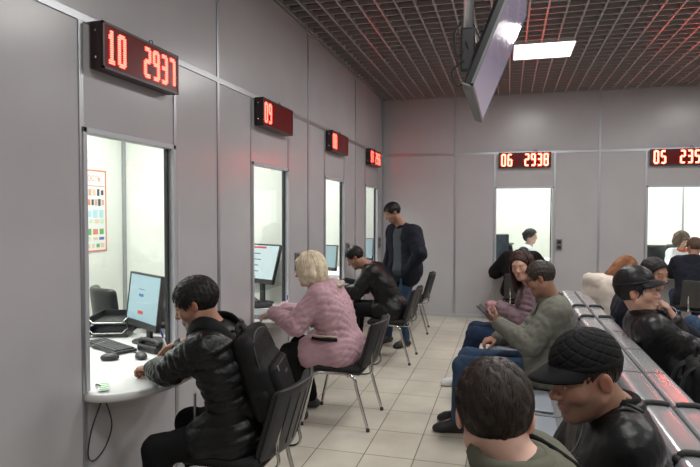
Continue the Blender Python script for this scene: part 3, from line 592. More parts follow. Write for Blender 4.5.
# ------------------------------------------------------------------ metal bench rows
BX = .66
def bench_unit(label, n=5, p=.524, group='perforated steel waiting benches'):
    """local: seats face -X, back line at x=0, runs along +Y from 0"""
    r = empty('waiting_bench', (0, 0, 0), label, 'bench', group)
    def strip(prof, y0, y1, th, mb):
        pr = np.array(prof, float); T = np.gradient(pr, axis=0); T /= np.linalg.norm(T, axis=1)[:, None]; Nn = np.stack([-T[:, 1], T[:, 0]], 1)
        a = np.concatenate([pr + Nn*th/2, (pr - Nn*th/2)[::-1]]); m = len(a)
        vs = [(x, y, z) for y in (y0, y1) for x, z in a]; h = m//2
        fs = [(i, i+1, m+i+1, m+i) for i in range(m-1)] + [(m-1, 0, m, 2*m-1)]
        fs += [(i, m-1-i, m-2-i, i+1) for i in range(h-1)] + [(m+i, m+i+1, 2*m-2-i, 2*m-1-i) for i in range(h-1)]
        mb.add(vs, fs, False)
    for k in range(n):
        y0 = k*p + .012; y1 = (k+1)*p - .012
        mb = MB(); strip(spline([(-.805, .385), (-.80, .43), (-.77, .447), (-.62, .438), (-.40, .415), (-.325, .425), (-.300, .46)], 4), y0, y1, .012, mb); sd = mb.build('seat', M_steel, r)
        mb = MB(); v, f = slab(.40, p-.09, .016, .007, lambda x, y, z, k=k: (-.56+x, (k+.5)*p+z, .441+y-.058*(x+.05)*-.6*-1), .014); mb.add(v, f, True); mb.build('seat_pad', mat('seat_pad_vinyl', (.30, .33, .37), .5, bump=.2, bscale=300), sd)
        mb = MB(); strip(spline([(-.300, .46), (-.26, .54), (-.185, .68), (-.125, .80)], 4), y0, y1, .010, mb); mb.build('backrest', M_perf, r)
        mb = MB(); strip(spline([(-.125, .80), (-.112, .845), (-.092, .860), (-.05, .862), (-.018, .860), (-.008, .845), (-.006, .70), (-.006, .50)], 4), y0, y1, .010, mb); mb.build('back_cap', M_steel, r)
        if k in (2, 3) or k == 5:
            mb = MB(); mb.tube(spline([(-.118, k*p, .80), (-.105, k*p, .868), (-.05, k*p, .876), (-.012, k*p, .872)]), .011, 8); mb.ball((-.112, k*p, .85), .019, 10); mb.build('joint_clip', M_rubber, r)
    mb = MB(); mb.bx((-.50, .05, .33), (-.42, n*p-.05, .39), .005); mb.build('beam', M_steel, r)
    for y in (.25, n*p-.25):
        mb = MB(); mb.tube([(-.46, y, .34), (-.44, y, .04)], .03, 10); mb.box((-.40, y, .02), (.66, .06, .035), .012); mb.build('leg', M_steel, r)
        mb = MB(); mb.tube(spline([(-.46, y, .36), (-.28, y, .40), (-.16, y, .52), (-.08, y, .74)]), .016, 8); mb.build('back_strut', M_plast, r)
    return r
B1 = bench_unit('steel bench row the capped man in black leather sits on'); B1.location = (BX, 1.03, 0)
for (x, y, rz, lb) in [(BX, 3.65, 0, 'steel bench row under the man holding a phone'), (BX+.004, 3.65, math.pi, 'steel bench row under the man in the shiny leather cap'), (BX+.004, 6.27, math.pi, 'steel bench row under the person in the beige hoodie')]:
    b = copy_tree(B1); b.location = (x, y, 0); b.rotation_euler.z = rz; b['label'] = lb

# ------------------------------------------------------------------ ceiling television
r = empty('television', (-.21, 3.35, CEIL), 'flat television hanging from a ceiling pole, tilted down', 'television')
o0 = V(-.21, 3.35, CEIL); fb, nb, ft = V(-.17, 3.94, 2.257), V(-.17, 2.82, 2.257), V(.10, 3.94, 2.93)
ey = V(0, 1, 0); ez = nrm(ft - fb); en = np.cross(ey, ez); en = en if en[0] > 0 else -en; Rt = np.stack([ey, en, ez], 1); W_, H_ = 1.12, np.linalg.norm(ft-fb); ct = (nb + ft)/2 - o0
def tvb(mb, u0, u1, w0, w1, v0, v1, bev=0.): mb.box(ct + Rt @ V((u0+u1)/2, (w0+w1)/2, (v0+v1)/2), (u1-u0, w1-w0, v1-v0), bev, R=Rt)
mb = MB(); tvb(mb, -W_/2, W_/2, -.045, -.004, -H_/2, H_/2, .008); tvb(mb, -W_*.35, W_*.35, -.08, -.04, -H_*.3, H_*.3, .015); mb.build('back_casing', M_plast, r)
mb = MB()
for (a, b2, c, d) in ((-W_/2, W_/2, H_/2-.012, H_/2), (-W_/2, W_/2, -H_/2, -H_/2+.016), (-W_/2, -W_/2+.012, -H_/2, H_/2), (W_/2-.012, W_/2, -H_/2, H_/2)): tvb(mb, a, b2, -.012, .003, c, d, .002)
tvb(mb, -W_/2, W_/2, -.05, .002, -H_/2-.004, -H_/2+.006, .002); mb.build('bezel', M_greyplast, r)
mb = MB(); tvb(mb, -W_/2+.012, W_/2-.012, -.006, .0, -H_/2+.016, H_/2-.012); mb.build('screen', mat('tv_screen', (.10, .10, .13), .12, spec=1., coat=.8, emit=(.42, .35, .50), estr=.62), r)  # even lavender emission on the screen stands in for the room's reflected light
mb = MB(); mb.tube([(-.01, -.05, 0), (-.01, -.05, -.86)], .028, 16); mb.build('pole', mat('satin_pole', (.62, .62, .63), .3, .5), r)
mb = MB(); mb.lathe([(.001, 0), (.085, 0), (.085, -.02), (.03, -.03), (.001, -.03)], (-.01, -.05, -.002)); mb.build('ceiling_flange', M_alu, r)
mb = MB(); mb.bx((-.05, -.12, -1.06), (.03, .02, -.82), .012); mb.tube([V(0, -.05, -.93), ct + Rt @ V(0, -.07, 0)], .026, 10); mb.tube([V(-.01, -.05, -1.05), ct + Rt @ V(-.05, -.06, -.16)], .018, 8); tvb(mb, -.24, -.20, -.10, -.075, -.24, .24, .004); tvb(mb, .20, .24, -.10, -.075, -.24, .24, .004); tvb(mb, -.24, .24, -.11, -.09, -.02, .02, .004); mb.build('bracket', M_shell, r)
mb = MB(); mb.tube(spline([(-.05, -.08, -.78), (-.085, -.10, -.86), (-.06, -.12, -.98), (0., -.10, -.88), (.05, -.02, -.82), ct + Rt @ V(0, -.09, .1)]), .006, 6); mb.build('cable', M_rubber, r); mb = MB(); mb.tube(spline([(-.03, -.12, -1.0), (-.09, -.14, -1.06), (-.06, -.14, -1.14), (.0, -.10, -1.10), ct + Rt @ V(-.1, -.08, -.2)]), .005, 6); mb.build('cable', M_rubber, r); mb = MB(); mb.tube(spline([(.02, -.09, -.80), (.06, -.12, -.92), (.02, -.10, -1.0), (-.02, -.13, -.90)]), .004, 6); mb.build('cable', M_rubber, r)
# ------------------------------------------------------------------ people
SK = skin_mat('skin_light', (.52, .30, .22)); SKT = skin_mat('skin_tan', (.35, .185, .125), (.10, .065, .05)); SKP = skin_mat('skin_pale', (.60, .37, .29))
M_eye = mat('eye_white', (.62, .58, .55), .3); M_iris = mat('iris', (.015, .01, .008), .2); M_lip = mat('lips', (.36, .14, .12), .45); M_brow = mat('eyebrow_hair', (.012, .009, .008), .8)
def hair_mat(n, c, v=.2): return mat(n, c, .55, var=v, vscale=30, bump=.12, bscale=400, spec=.32)
H_black = hair_mat('black_hair', (.010, .008, .007)); H_brown = hair_mat('dark_brown_hair', (.022, .014, .010)); H_blonde = hair_mat('blonde_hair', (.68, .585, .43), .15); H_red = hair_mat('dark_reddish_hair', (.035, .014, .011)); H_auburn = hair_mat('auburn_hair', (.20, .075, .025)); H_mid = hair_mat('brown_hair', (.09, .055, .035)); H_grey = hair_mat('greying_hair', (.040, .030, .025), .15)
M_lea = mat('black_leather', (.006, .006, .0065), .42, bump=.5, bscale=90, spec=.32, bdist=.002, crease=.45, cscale=11); M_puf = mat('black_puffer_nylon', (.005, .005, .0055), .40, bump=.4, bscale=90, spec=.34, bdist=.003, crease=.3, cscale=20)
M_navy = mat('navy_cloth', (.008, .010, .018), .8, bump=.3, bscale=120, spec=.25, crease=.5, cscale=9); M_blackcl = mat('black_cloth', (.006, .006, .0065), .9, bump=.3, bscale=150, spec=.2, crease=.5, cscale=9)
M_jean = mat('blue_denim', (.032, .058, .105), .9, var=.3, vscale=9, bump=.3, bscale=350, spec=.2, crease=.5, cscale=9); M_jeand = mat('dark_denim', (.014, .028, .062), .9, var=.3, vscale=9, bump=.3, bscale=350, spec=.2, crease=.5, cscale=9); M_jeanl = mat('pale_grey_denim', (.30, .34, .40), .85, var=.15, vscale=9, bump=.3, bscale=350, crease=.5, cscale=9)
M_olive = mat('olive_cloth', (.115, .115, .085), .9, var=.1, vscale=20, bump=.35, bscale=300, spec=.2, crease=.35, cscale=12); M_gg = mat('grey_green_cloth', (.135, .135, .112), .9, var=.12, vscale=15, bump=.35, bscale=200, spec=.2, crease=.6, cscale=9)
M_pink = mat('dusty_pink_quilt', (.46, .285, .325), .6, var=.06, vscale=10, bump=.3, bscale=150, spec=.3, crease=.3, cscale=8); M_fur = mat('pale_fur_trim', (.55, .45, .38), .9, bump=1., bscale=120, bdist=.01)
M_mauve = mat('mauve_coat', (.150, .095, .110), .6, bump=.3, bscale=90, spec=.3, crease=.5, cscale=10)
M_beige = mat('beige_fleece', (.58, .51, .44), .9, bump=.4, bscale=150, spec=.2, crease=.5, cscale=8); M_whiteshirt = mat('white_shirt', (.75, .77, .80), .8, bump=.2, bscale=100, crease=.3, cscale=10); M_greyshirt = mat('grey_shirt', (.070, .075, .085), .9, bump=.2, bscale=200, spec=.2, crease=.4, cscale=12)
M_shoe = mat('black_shoe', (.012, .012, .012), .5); M_shoew = mat('white_shoe', (.62, .62, .62), .5); M_quilt = mat('black_quilted_cloth', (.005, .005, .0055), .75, spec=.2, bump=.5, bscale=400, bdist=.001); M_zip = mat('steel_zip', (.35, .35, .36), .35, .9); M_shoeb = mat('dark_trainer', (.05, .05, .055), .6)
M_pack = mat('black_backpack_nylon', (.009, .009, .0095), .7, bump=.5, bscale=500, spec=.25, bdist=.001, crease=.4, cscale=12); M_redcheck = mat('red_check', (.35, .03, .03), .8)
Zu = V(0, 0, 1)
def rot_head(yaw, pitch, roll=0.):
    y, p, q = map(math.radians, (yaw, pitch, roll)); f = V(math.cos(y)*math.cos(p), math.sin(y)*math.cos(p), math.sin(p)); r = V(math.sin(y), -math.cos(y), 0); u = np.cross(r, f)
    r2 = r*math.cos(q) + u*math.sin(q); u2 = u*math.cos(q) - r*math.sin(q); return np.stack([r2, f, u2], 1)
def wrinkle(amp, k, seed=0):
    """creased cloth: rounded ridges with narrow valleys, bent by a slow wave"""
    q = np.random.default_rng(seed); D = q.normal(size=(3, 3)); D[:, 2] *= 1.5; D /= np.linalg.norm(D, axis=1)[:, None]; W = q.normal(size=(3, 3))*k*.45; ph = q.uniform(0, 6.28, (3, 2)); kk = k*V(.8, 1.15, 1.7); am = amp*V(.55, .4, .25)
    def fn(X, Y, Z):
        t = 0
        for i in range(3):
            wv = 1.6*np.sin(W[i, 0]*X + W[i, 1]*Y + W[i, 2]*Z + ph[i, 1]); t = t - am[i]*(np.abs(np.sin(kk[i]*(D[i, 0]*X + D[i, 1]*Y + D[i, 2]*Z) + wv + ph[i, 0])) - .62)
        return t
    return fn
def elbow_folds(amp, lo, n):
    def fn(t, X, Y, Z):
        m = np.clip(1 - np.abs(t - lo)/.55, 0, 1); return amp*m*(np.abs(np.sin(math.pi*t*n + 1.2*np.sin(34*(X+Y)) + .8*np.sin(29*(Z-X)))) - .55)
    return fn
def ik(a, c, l1, l2, hint):
    d = c - a; L = np.linalg.norm(d); L2 = min(L, (l1+l2)*.999); d = d/L; x = (l1*l1 - l2*l2 + L2*L2)/(2*L2); h = math.sqrt(max(l1*l1-x*x, 0)); hv = hint - d*(hint @ d); return a + d*x + nrm(hv)*h, a + d*L2
def hand(s, W, d, n, side, curl=.5, sc=1., tuck=False):
    """d: direction of the fingers, n: back of the hand normal, side=+1 puts the thumb on the d x n side"""
    d = nrm(d); n = nrm(n - d*(n @ d)); t = np.cross(d, n)*side; R = np.stack([t, d, n], 1)
    s.ell(W + d*.045*sc, V(.040, .052, .016)*sc, R, .014); s.cone(W - d*.03*sc, W + d*.02*sc, .026*sc, .025*sc, .02)
    for i, (o, L, r) in enumerate(((.029, .070, .0086), (.010, .078, .0088), (-.010, .072, .0084), (-.028, .056, .0076))):
        p = W + d*.083*sc + t*o*sc; r *= sc; ang = 0
        for j, f in enumerate((.45, .32, .23)):
            ang += curl*(.75 if j == 0 else 1.0)*(1 + .08*i); q = p + (d*math.cos(ang) - n*math.sin(ang))*L*f*sc; s.cone(p, q, r*(1-.09*j), r*(1-.09*(j+1)), .006 if j else .012); p = q
    p0 = W + d*.022*sc + t*.030*sc; p1 = p0 + (d*.6 + t*.7 - n*.25)*.038*sc; p2 = p1 + (d*.85 + t*.25 - n*.45*(.4+curl))*.032*sc; p3 = p2 + (d*.9 - t*.1 - n*.5*(.4+curl))*.024*sc
    s.cone(p0, p1, .013*sc, .0105*sc, .014); s.cone(p1, p2, .0105*sc, .0092*sc, .006); s.cone(p2, p3, .0092*sc, .0078*sc, .006)
def head_sdf(s, c, R, sc, N, jaw=1., nose=1., female=False, neckr=.053):
    L = lambda x, y, z: c + R @ (V(x, y, z)*sc)
    s.ell(L(0, -.012, .035), V(.073, .094, .083)*sc, R, .02); s.ell(L(0, .030, -.015), V(.060, .060, .085)*sc, R, .03)
    for x in (-1, 1): s.cone(L(x*.050*jaw, .002, -.052), L(x*.012, .062, -.096), .020*sc, .019*sc, .03)
    s.ell(L(0, .070, -.094), V(.022, .018, .018)*sc, R, .02)
    s.cone(L(-.030, .077, .024), L(.030, .077, .024), .012*sc, .012*sc, .02)
    for x in (-1, 1):
        s.ell(L(x*.040, .055, -.024), V(.024, .026, .026)*sc, R, .02); s.ell(L(x*.031, .102, .004), V(.017, .020, .013)*sc, R, .012, 's')
    s.cone(L(0, .084, .012), L(0, .108*nose, -.026), .0075*sc, .0105*sc, .012); s.ell(L(0, .106*nose, -.029), V(.011, .011, .010)*sc, R, .008)
    for x in (-1, 1): s.ell(L(x*.0125, .096, -.032), V(.008, .010, .008)*sc, R, .008)
    s.cone(L(-.017, .083, -.056), L(.017, .083, -.056), .0075*sc, .0075*sc, .012); s.cone(L(0, .089, -.056), L(0, .089, -.056), .0075*sc, .0075*sc, .012); s.cone(L(-.014, .084, -.068), L(.014, .084, -.068), .0085*sc, .0085*sc, .010)
    s.cone(L(-.024, .090, -.062), L(.024, .090, -.062), .0022*sc, .0022*sc, .006, 's')
    for x in (-1, 1):
        Re = R @ np.array([(math.cos(x*.35), math.sin(-x*.35), 0), (math.sin(x*.35), math.cos(x*.35), 0), (0, 0, 1)])
        s.ell(L(x*.079, -.012, -.004), V(.0085, .018, .030)*sc, Re, .006); s.ell(L(x*.088, -.004, -.001), V(.0055, .010, .017)*sc, Re, .006, 's')
    r = (.048 if female else neckr)*sc
    s.cone(L(0, -.018, -.04), N, r, r*1.04, .03); s.cone(L(0, .015, -.085), N + R[:, 1]*.03, .030*sc, .035*sc, .05)
def face_extras(mb, c, R, sc, brow=True, down=.35):
    L = lambda x, y, z: c + R @ (V(x, y, z)*sc)
    for x in (-1, 1):
        mb.cur = 1; mb.ball(L(x*.031, .0735, .004), .0125*sc, 14); mb.cur = 2; mb.ball(L(x*.031, .0805, .004 - .003*down), V(.0056, .0063, .0056)*sc, 10, R)
        mb.cur = 0; mb.tube([L(x*.018, .0815, .004), L(x*.024, .0855, .0105 - .004*down), L(x*.032, .0862, .0115 - .005*down), L(x*.039, .0830, .009 - .004*down), L(x*.045, .0765, .002)], np.array([.002, .0042, .0048, .0042, .002])*sc, 8)
        mb.tube([L(x*.019, .0810, .001), L(x*.031, .0842, -.0045), L(x*.044, .077, .000)], np.array([.002, .0028, .002])*sc, 8)
        if brow: mb.cur = 4; mb.tube([L(x*.012, .0895, .021), L(x*.026, .0885, .027), L(x*.040, .0805, .027), L(x*.050, .0695, .021)], np.array([.0022, .0040, .0034, .0015])*sc, 6)
    mb.cur = 3; mb.tube([L(-.021, .0835, -.0640), L(-.007, .0935, -.0575), L(0, .0940, -.0585), L(.007, .0935, -.0575), L(.021, .0835, -.0640)], np.array([.0015, .0042, .0044, .0042, .0015])*sc, 6)
    mb.tube([L(-.020, .0835, -.0650), L(0, .0925, -.0685), L(.020, .0835, -.0650)], np.array([.0015, .0052, .0015])*sc, 6); mb.cur = 0
def hair_obj(root, base, c, R, sc, m, style='short', h=.005, n=700, seed=1, thick=.014, fringe=-.005, nape=None):
    L = lambda p: c + (np.asarray(p)*sc) @ R.T
    s = SDF(h); ph = np.random.default_rng(seed).uniform(0, 6, 4)
    nz = lambda u, v, w: .0011*sc*(np.sin(u*260+ph[0]+4*np.sin(w*40)) + np.sin(v*230+ph[1]+3*np.sin(u*50)) + np.sin((u+w)*170+ph[2]))
    nap = (.0125 if style == 'crop' else .0165) if nape is None else nape
    def cut(u, v, w):
        u, v, w = u/sc, v/sc, w/sc; y = v - .012; z = w + .035
        a = .846*y - .534*z - .0319 - fringe
        if style in ('short', 'crop'):
            b = .59*y - .81*z - nap; e = .026 - np.sqrt((np.abs(u) - .080)**2 + (y + .004)**2 + (z + .006)**2)
            sb = np.maximum(np.maximum(a, b), e)
            return sb*sc
        return np.maximum(a, -z - .03)*sc
    r0 = V(.073, .094, .083)
    s.ell(L(V(0, -.012, .035)), (r0 + thick)*sc, R, .006, cut=cut, disp=nz, amp=.008)
    P = lambda x, y, z: L(V(x, y, z))
    if style == 'bob':
        for x in (-1, 1):
            for (a, b2, ra, rb) in (((.06, .020, .07), (.082, .026, -.02), .026, .024), ((.082, .026, -.02), (.072, .030, -.085), .022, .014), ((.070, -.03, .06), (.088, -.02, -.03), .034, .032), ((.088, -.02, -.03), (.066, -.03, -.100), .030, .018), ((.05, -.075, .03), (.050, -.078, -.09), .045, .024)): s.cone(P(x*a[0], *a[1:]), P(x*b2[0], *b2[1:]), ra*sc, rb*sc, .02)
        s.cone(P(0, -.09, .03), P(0, -.085, -.09), .045*sc, .03*sc, .02); s.cone(P(-.05, .07, .085), P(.05, .075, .075), .02*sc, .018*sc, .02)
    if style == 'long':
        for x in (-1, 1):
            s.chain([P(x*.02, .02, .115), P(x*.074, .000, .06), P(x*.086, -.010, -.03), P(x*.084, .0, -.12), P(x*.080, .03, -.22)], np.array([.018, .024, .024, .026, .018])*sc, .02)
            s.chain([P(x*.07, -.04, .06), P(x*.082, -.03, -.03), P(x*.075, -.03, -.14)], np.array([.034, .036, .034])*sc, .02)
        s.chain([P(0, -.08, .05), P(0, -.088, -.04), P(0, -.080, -.16)], np.array([.05, .05, .045])*sc, .03)
    if style == 'bun':
        s.chain([P(0, -.08, .03), P(0, -.095, -.03)], np.array([.03, .03])*sc, .03); s.ell(P(0, -.120, .015), V(.032, .028, .032)*sc, R, .015); s.chain([P(0, -.06, .03), P(0, -.065, -.055)], np.array([.055, .045])*sc, .03)
        for x in (-1, 1): s.cone(P(x*.06, .02, .05), P(x*.076, -.01, -.01), .016*sc, .014*sc, .02)
    v, f = s.mesh(1); mb = MB(); mb.add(v, f, True)
    # locks that follow the scalp
    q = np.random.default_rng(seed+5); k = 0; tries = 0; wh = V(.012, -.060, .12)
    rr = r0 + thick*.8
    n = int(n*2.4)
    while k < n and tries < n*30:
        tries += 1; dv = nrm(q.normal(size=3)); p = V(0, -.012, .035) + dv*rr
        y, z = p[1], p[2]
        if .846*y - .534*z > .030 + fringe: continue
        if style in ('short', 'crop') and (.59*y - .81*z > nap - .004 or (abs(abs(p[0])-.08) < .03 and math.hypot(y+.004, z+.006) < .032)): continue
        if style not in ('short', 'crop') and z < .0: continue
        nn = nrm(dv/rr); fl = p - wh; fl = fl + V(0, 0, -.05) + q.normal(size=3)*.012
        if z > .06 and y > -.02: fl = fl + V(.03 if style != 'bob' else .0, .05, 0)
        t = nrm(fl - nn*(fl @ nn)); LL = q.uniform(.02, .042)*(1.15 if style in ('short',) else 1.); pts = [L(p - nn*.003)]; pc = p
        for j in range(3):
            pc = pc + t*LL/3 + nn*(.0014 if j < 1 else -.0006); g = V(0, -.012, .035); rel = (pc-g)/rr; lr = np.linalg.norm(rel)
            if lr < 1.0: pc = g + rel/lr*rr*1.01
            nn = nrm(rel/rr); t = nrm(t + V(0, 0, -.12) - nn*((t + V(0, 0, -.12)) @ nn)); pts.append(L(pc))
        mb.tube(pts, np.array([.0009, .0015, .0012, .0003])*sc*q.uniform(.7, 1.3), 4, cap=False); k += 1
    if style in ('bob', 'long'):
        ze = -.105 if style == 'bob' else -.23; C0 = V(0, -.012, .035)
        for k in range(420):
            a = q.uniform(.62 if style == 'bob' else 1.15, math.pi)*q.choice([-1, 1]); e = q.uniform(.5, 1.45); ra = (r0 + thick)*q.uniform(.98, 1.05) + (.004 if style == 'bob' else .006); pts = []
            D = V(math.sin(a), math.cos(a), 0)
            for t in np.linspace(e, 0, 6): pts.append(C0 + V(D[0]*math.cos(t), D[1]*math.cos(t), math.sin(t))*ra)
            zz = ze*q.uniform(.75, 1.1); x0 = pts[-1]
            for t in (.3, .6, 1.): pts.append(V(x0[0]*(1 - .10*t*t) , x0[1]*(1 - .05*t), x0[2] + (zz - x0[2])*t) + q.normal(size=3)*.0025)
            mb.tube([L(p) for p in spline(pts, 2)], np.array([.0012] + [.0034]*14 + [.0022, .0006])[:len(spline(pts, 2))]*sc*q.uniform(.7, 1.3), 5, cap=False)
    return mb.build('hair', m, root, base)
def person(label, base, hip, head, fyaw, hyaw, hpitch=-5, hroll=0, sc=1., skin=SK, top=M_blackcl, bottom=M_blackcl, shoes=M_shoe, hairm=H_black, hair='short', neck=None, hl=None, hr=None, kl=None, kr=None, al=None, ar=None,
           stand=False, puff=0., bulk=0., hem=.1, h=.008, jh=.010, headfine=None, wr=(.006, 38), collar=.0, hands=(True, True), hd=None, curl=(.6, .6), tw=0., female=False, stub=0., hood=False, extra=None, neckr=.053, hairn=500, hairkw={}, el=None, er=None, nose=1., jaw=1., shw=.178, trouser_r=1., cap=False, bodyname='body', inner=None, lower_top=None, quilt=0., seat=.468, openj=None, nape=None):
    """all positions in world metres; fyaw: facing of the body in degrees, hyaw: of the head"""
    base = np.asarray(base, float); r = empty('person', base, label, 'person', None)
    hip = np.asarray(hip, float); head = np.asarray(head, float); fy = math.radians(fyaw); f = V(math.cos(fy), math.sin(fy), 0); rt = V(math.sin(fy), -math.cos(fy), 0)
    sy = math.radians(fyaw + tw); srt = V(math.sin(sy), -math.cos(sy), 0); sf = V(math.cos(sy), math.sin(sy), 0)
    Rh = rot_head(hyaw, hpitch, hroll)
    N = np.asarray(neck, float) if neck is not None else head - Rh[:, 2]*.10*sc - f*.035 - Zu*.085
    sp = N - hip; mid = hip + sp*.5 - f*.035*(1 if not stand else .3) ; bez = lambda t: hip*(1-t)**2 + 2*t*(1-t)*(2*mid - .5*hip - .5*N) + N*t*t
    su = nrm(N - bez(.8)); Sl = N - su*.055 - srt*shw*(1 if not female else .88); Sr = N - su*.055 + srt*shw*(1 if not female else .88)
    hjl = hip - rt*.09; hjr = hip + rt*.09
    if stand: kl = kl if kl is not None else hjl + V(0, 0, -.42) + f*.03; kr = kr if kr is not None else hjr + V(0, 0, -.42) + f*.03
    kl = np.asarray(kl if kl is not None else hjl + f*.42 + Zu*.03 - rt*.04, float); kr = np.asarray(kr if kr is not None else hjr + f*.42 + Zu*.03 + rt*.04, float)
    al = np.asarray(al if al is not None else V(kl[0], kl[1], base[2]+.085) - f*.02, float); ar = np.asarray(ar if ar is not None else V(kr[0], kr[1], base[2]+.085) - f*.02, float)
    def kn(hj, k, a):   # keep the leg lengths human
        return ik(hj, a, .44, .43, k - (hj + a)/2)[0] if np.linalg.norm(a-hj) < .86 else k
    hl = np.asarray(hl if hl is not None else kl - f*.12 + Zu*.09, float); hr = np.asarray(hr if hr is not None else kr - f*.12 + Zu*.09, float)
    El, hl = ik(Sl, hl, .285, .255, (np.asarray(el, float) if el is not None else -srt*.5 - Zu - sf*.4)); Er, hr = ik(Sr, hr, .285, .255, (np.asarray(er, float) if er is not None else srt*.5 - Zu - sf*.4))
    hd = hd or {}
    # ---- body: one continuous surface
    s = SDF(h); b = .0
    s.cone(hip - rt*.075, hip + rt*.075, .095, .095, .05)
    for t, w, rr in ((.33, .07, .088), (.62, .09, .092), (.85, .10, .075)): q = bez(t); v2 = rt*(1-t) + srt*t; s.cone(q - v2*w, q + v2*w, rr, rr, .08)
    s.cone(bez(.1), bez(.9), .09, .08, .06); s.cone(Sl, Sr, .048, .048, .06); s.cone(bez(.9), N, .06, .055, .05)
    for S_, E_, W_ in ((Sl, El, hl), (Sr, Er, hr)): s.chain([S_, E_, W_], [.044, .036, .026], .02)
    for hj, k, a in ((hjl, kl, al), (hjr, kr, ar)): s.chain([hj, k, a], [.078, .052, .036], .03); s.cone(a, a + (f*.12 - Zu*.045), .036, .026, .02)
    for i, (W_, E_, side, key) in enumerate(((hl, El, 1, 'l'), (hr, Er, -1, 'r'))):
        if hands[i]:
            dd, nn = hd.get(key, (None, None)); dd = nrm(W_-E_) if dd is None else nrm(dd); nn = V(0, 0, 1) if nn is None else np.asarray(nn, float); hand(s, W_, dd, nn, side, curl[i], sc)
    head_sdf(s, head, Rh, sc, N, jaw, nose, female, neckr)
    v, fc = s.mesh(1); mb = MB(); mb.add(v, fc, True); face_extras(mb, head, Rh, sc)
    lp = (v - head) @ Rh / sc; st = np.clip((-.030 - lp[:, 2])/.02, 0, 1)*np.clip((lp[:, 1] - .0 + (lp[:, 2] < -.06)*.01)/.03, 0, 1)*np.clip((lp[:, 2]+.16)/.03, 0, 1)*stub
    st = np.maximum(st, np.clip(1 - np.hypot((lp[:, 0]), (lp[:, 2]+.047)*2.2)/.03, 0, 1)*(lp[:, 1] > .07)*min(stub*1.5, .8))
    de = np.minimum(np.linalg.norm(lp - V(.08, -.01, -.004), axis=1), np.linalg.norm(lp - V(-.08, -.01, -.004), axis=1)); rd = np.clip(1 - de/.04, 0, 1)*.8
    rd = np.maximum(rd, np.clip(1 - np.linalg.norm(lp - V(0, .108, -.029), axis=1)/.03, 0, 1)*.6); rd = np.maximum(rd, np.clip(1 - np.minimum(np.linalg.norm(lp - V(.042, .07, -.03), axis=1), np.linalg.norm(lp - V(-.042, .07, -.03), axis=1))/.035, 0, 1)*.4)
    mb.build(bodyname, [skin, M_eye, M_iris, M_lip, M_brow], r, base, attrs={'stubble': st, 'ruddy': rd})
    # ---- top
    g = .016 + bulk; s = SDF(jh)
    pf = lambda n, lo: (lambda t, X, Y, Z: puff*(np.abs(np.sin(math.pi*t*n))**.7 - .5)) if puff else elbow_folds(wr[0]*1.3, lo, n)
    s.cone(hip - rt*.085, hip + rt*.085, .105+g, .105+g, .06)
    for t, w, rr in ((.33, .08, .098), (.62, .105, .102), (.85, .105, .082)): q = bez(t); v2 = rt*(1-t) + srt*t; s.cone(q - v2*w, q + v2*w, rr+g*.8, rr+g*.8, .09)
    s.cone(Sl, Sr, .058+g*.6, .058+g*.6, .06); s.cone(bez(.88), N - su*.02, .075+g*.4, .066+g*.3, .05)
    for S_, E_, W_ in ((Sl, El, hl), (Sr, Er, hr)):
        s.cone(S_, E_, .056+g, .049+g*.8, .03, disp=pf(6, 1.), amp=.012); s.cone(E_, W_ - nrm(W_-E_)*.012, .049+g*.8, .035+g*.45, .02, disp=pf(5, .1), amp=.012); s.cone(W_ - nrm(W_-E_)*.045, W_ - nrm(W_-E_)*.012, .036+g*.45, .036+g*.45, .008)
    if hem > 0:
        for hj, k in ((hjl, kl), (hjr, kr)): s.cone(hj, hj + (k-hj)*hem, .100+g, .092+g, .05)
        if not stand: s.cone(hip - rt*.1 - f*.03, hip + rt*.1 - f*.03, .11+g, .11+g, .05)
    if collar > 0:
        for kk in range(14):
            a = 2*math.pi*kk/14; a2 = 2*math.pi*(kk+1)/14; q = lambda a: N + Rh[:, 2]*0 + su*(.012 + collar*.35) + (f*math.cos(a) + rt*math.sin(a))*(.066 + .01*math.cos(a)*0) ; s.cone(q(a), q(a2), .016+collar*.4, .016+collar*.4, .012)
    if hood:
        c0 = N - f*.085 + Zu*.005; s.cone(c0 - rt*.085, c0 + rt*.085, .062, .062, .04); s.cone(c0 - rt*.10, N - rt*.095 + f*.05 + Zu*.02, .045, .028, .03); s.cone(c0 + rt*.10, N + rt*.095 + f*.05 + Zu*.02, .045, .028, .03)
    w1 = wrinkle(wr[0], wr[1], int(abs(head[0]*1000)) % 97); w2 = wrinkle(wr[0]*.5, wr[1]*2.3, 5)
    def seatcut(s):
        if not stand and seat: s.put(V(hip[0]-.3, hip[1]-.3, base[2]), V(hip[0]+.3, hip[1]+.3, base[2]+seat), lambda X, Y, Z: np.maximum(Z - base[2] - seat, np.sqrt((X-hip[0])**2 + (Y-hip[1])**2) - .27), .012, 's')
    seatcut(s)
    if openj:
        sh = SDF(.010); sh.cone(hip - rt*.08, hip + rt*.08, .118, .118, .06); sh.cone(hip - rt*.08 + sf*.01, hip + rt*.08 + sf*.01, .118, .118, .06); sh.cone(bez(.15), bez(.8), .128, .118, .06)
        for t, w, rr in ((.33, .075, .104), (.62, .10, .108), (.88, .07, .088)): q = bez(t); v2 = rt*(1-t) + srt*t; sh.cone(q - v2*w, q + v2*w, rr, rr, .09)
        sh.cone(bez(.85), N + su*.01, .07, .062, .05); seatcut(sh); sdf_obj(sh, 'shirt', openj[0], r, base, 1, wrinkle(.004, 40, 11))
        ro = openj[1]; s.cone(hip + sf*.20 - Zu*.15, bez(.5) + sf*.185, ro*1.25, ro, .012, 's'); s.cone(bez(.5) + sf*.185, N + sf*.10, ro, ro*.8, .012, 's')
    torso_p = None
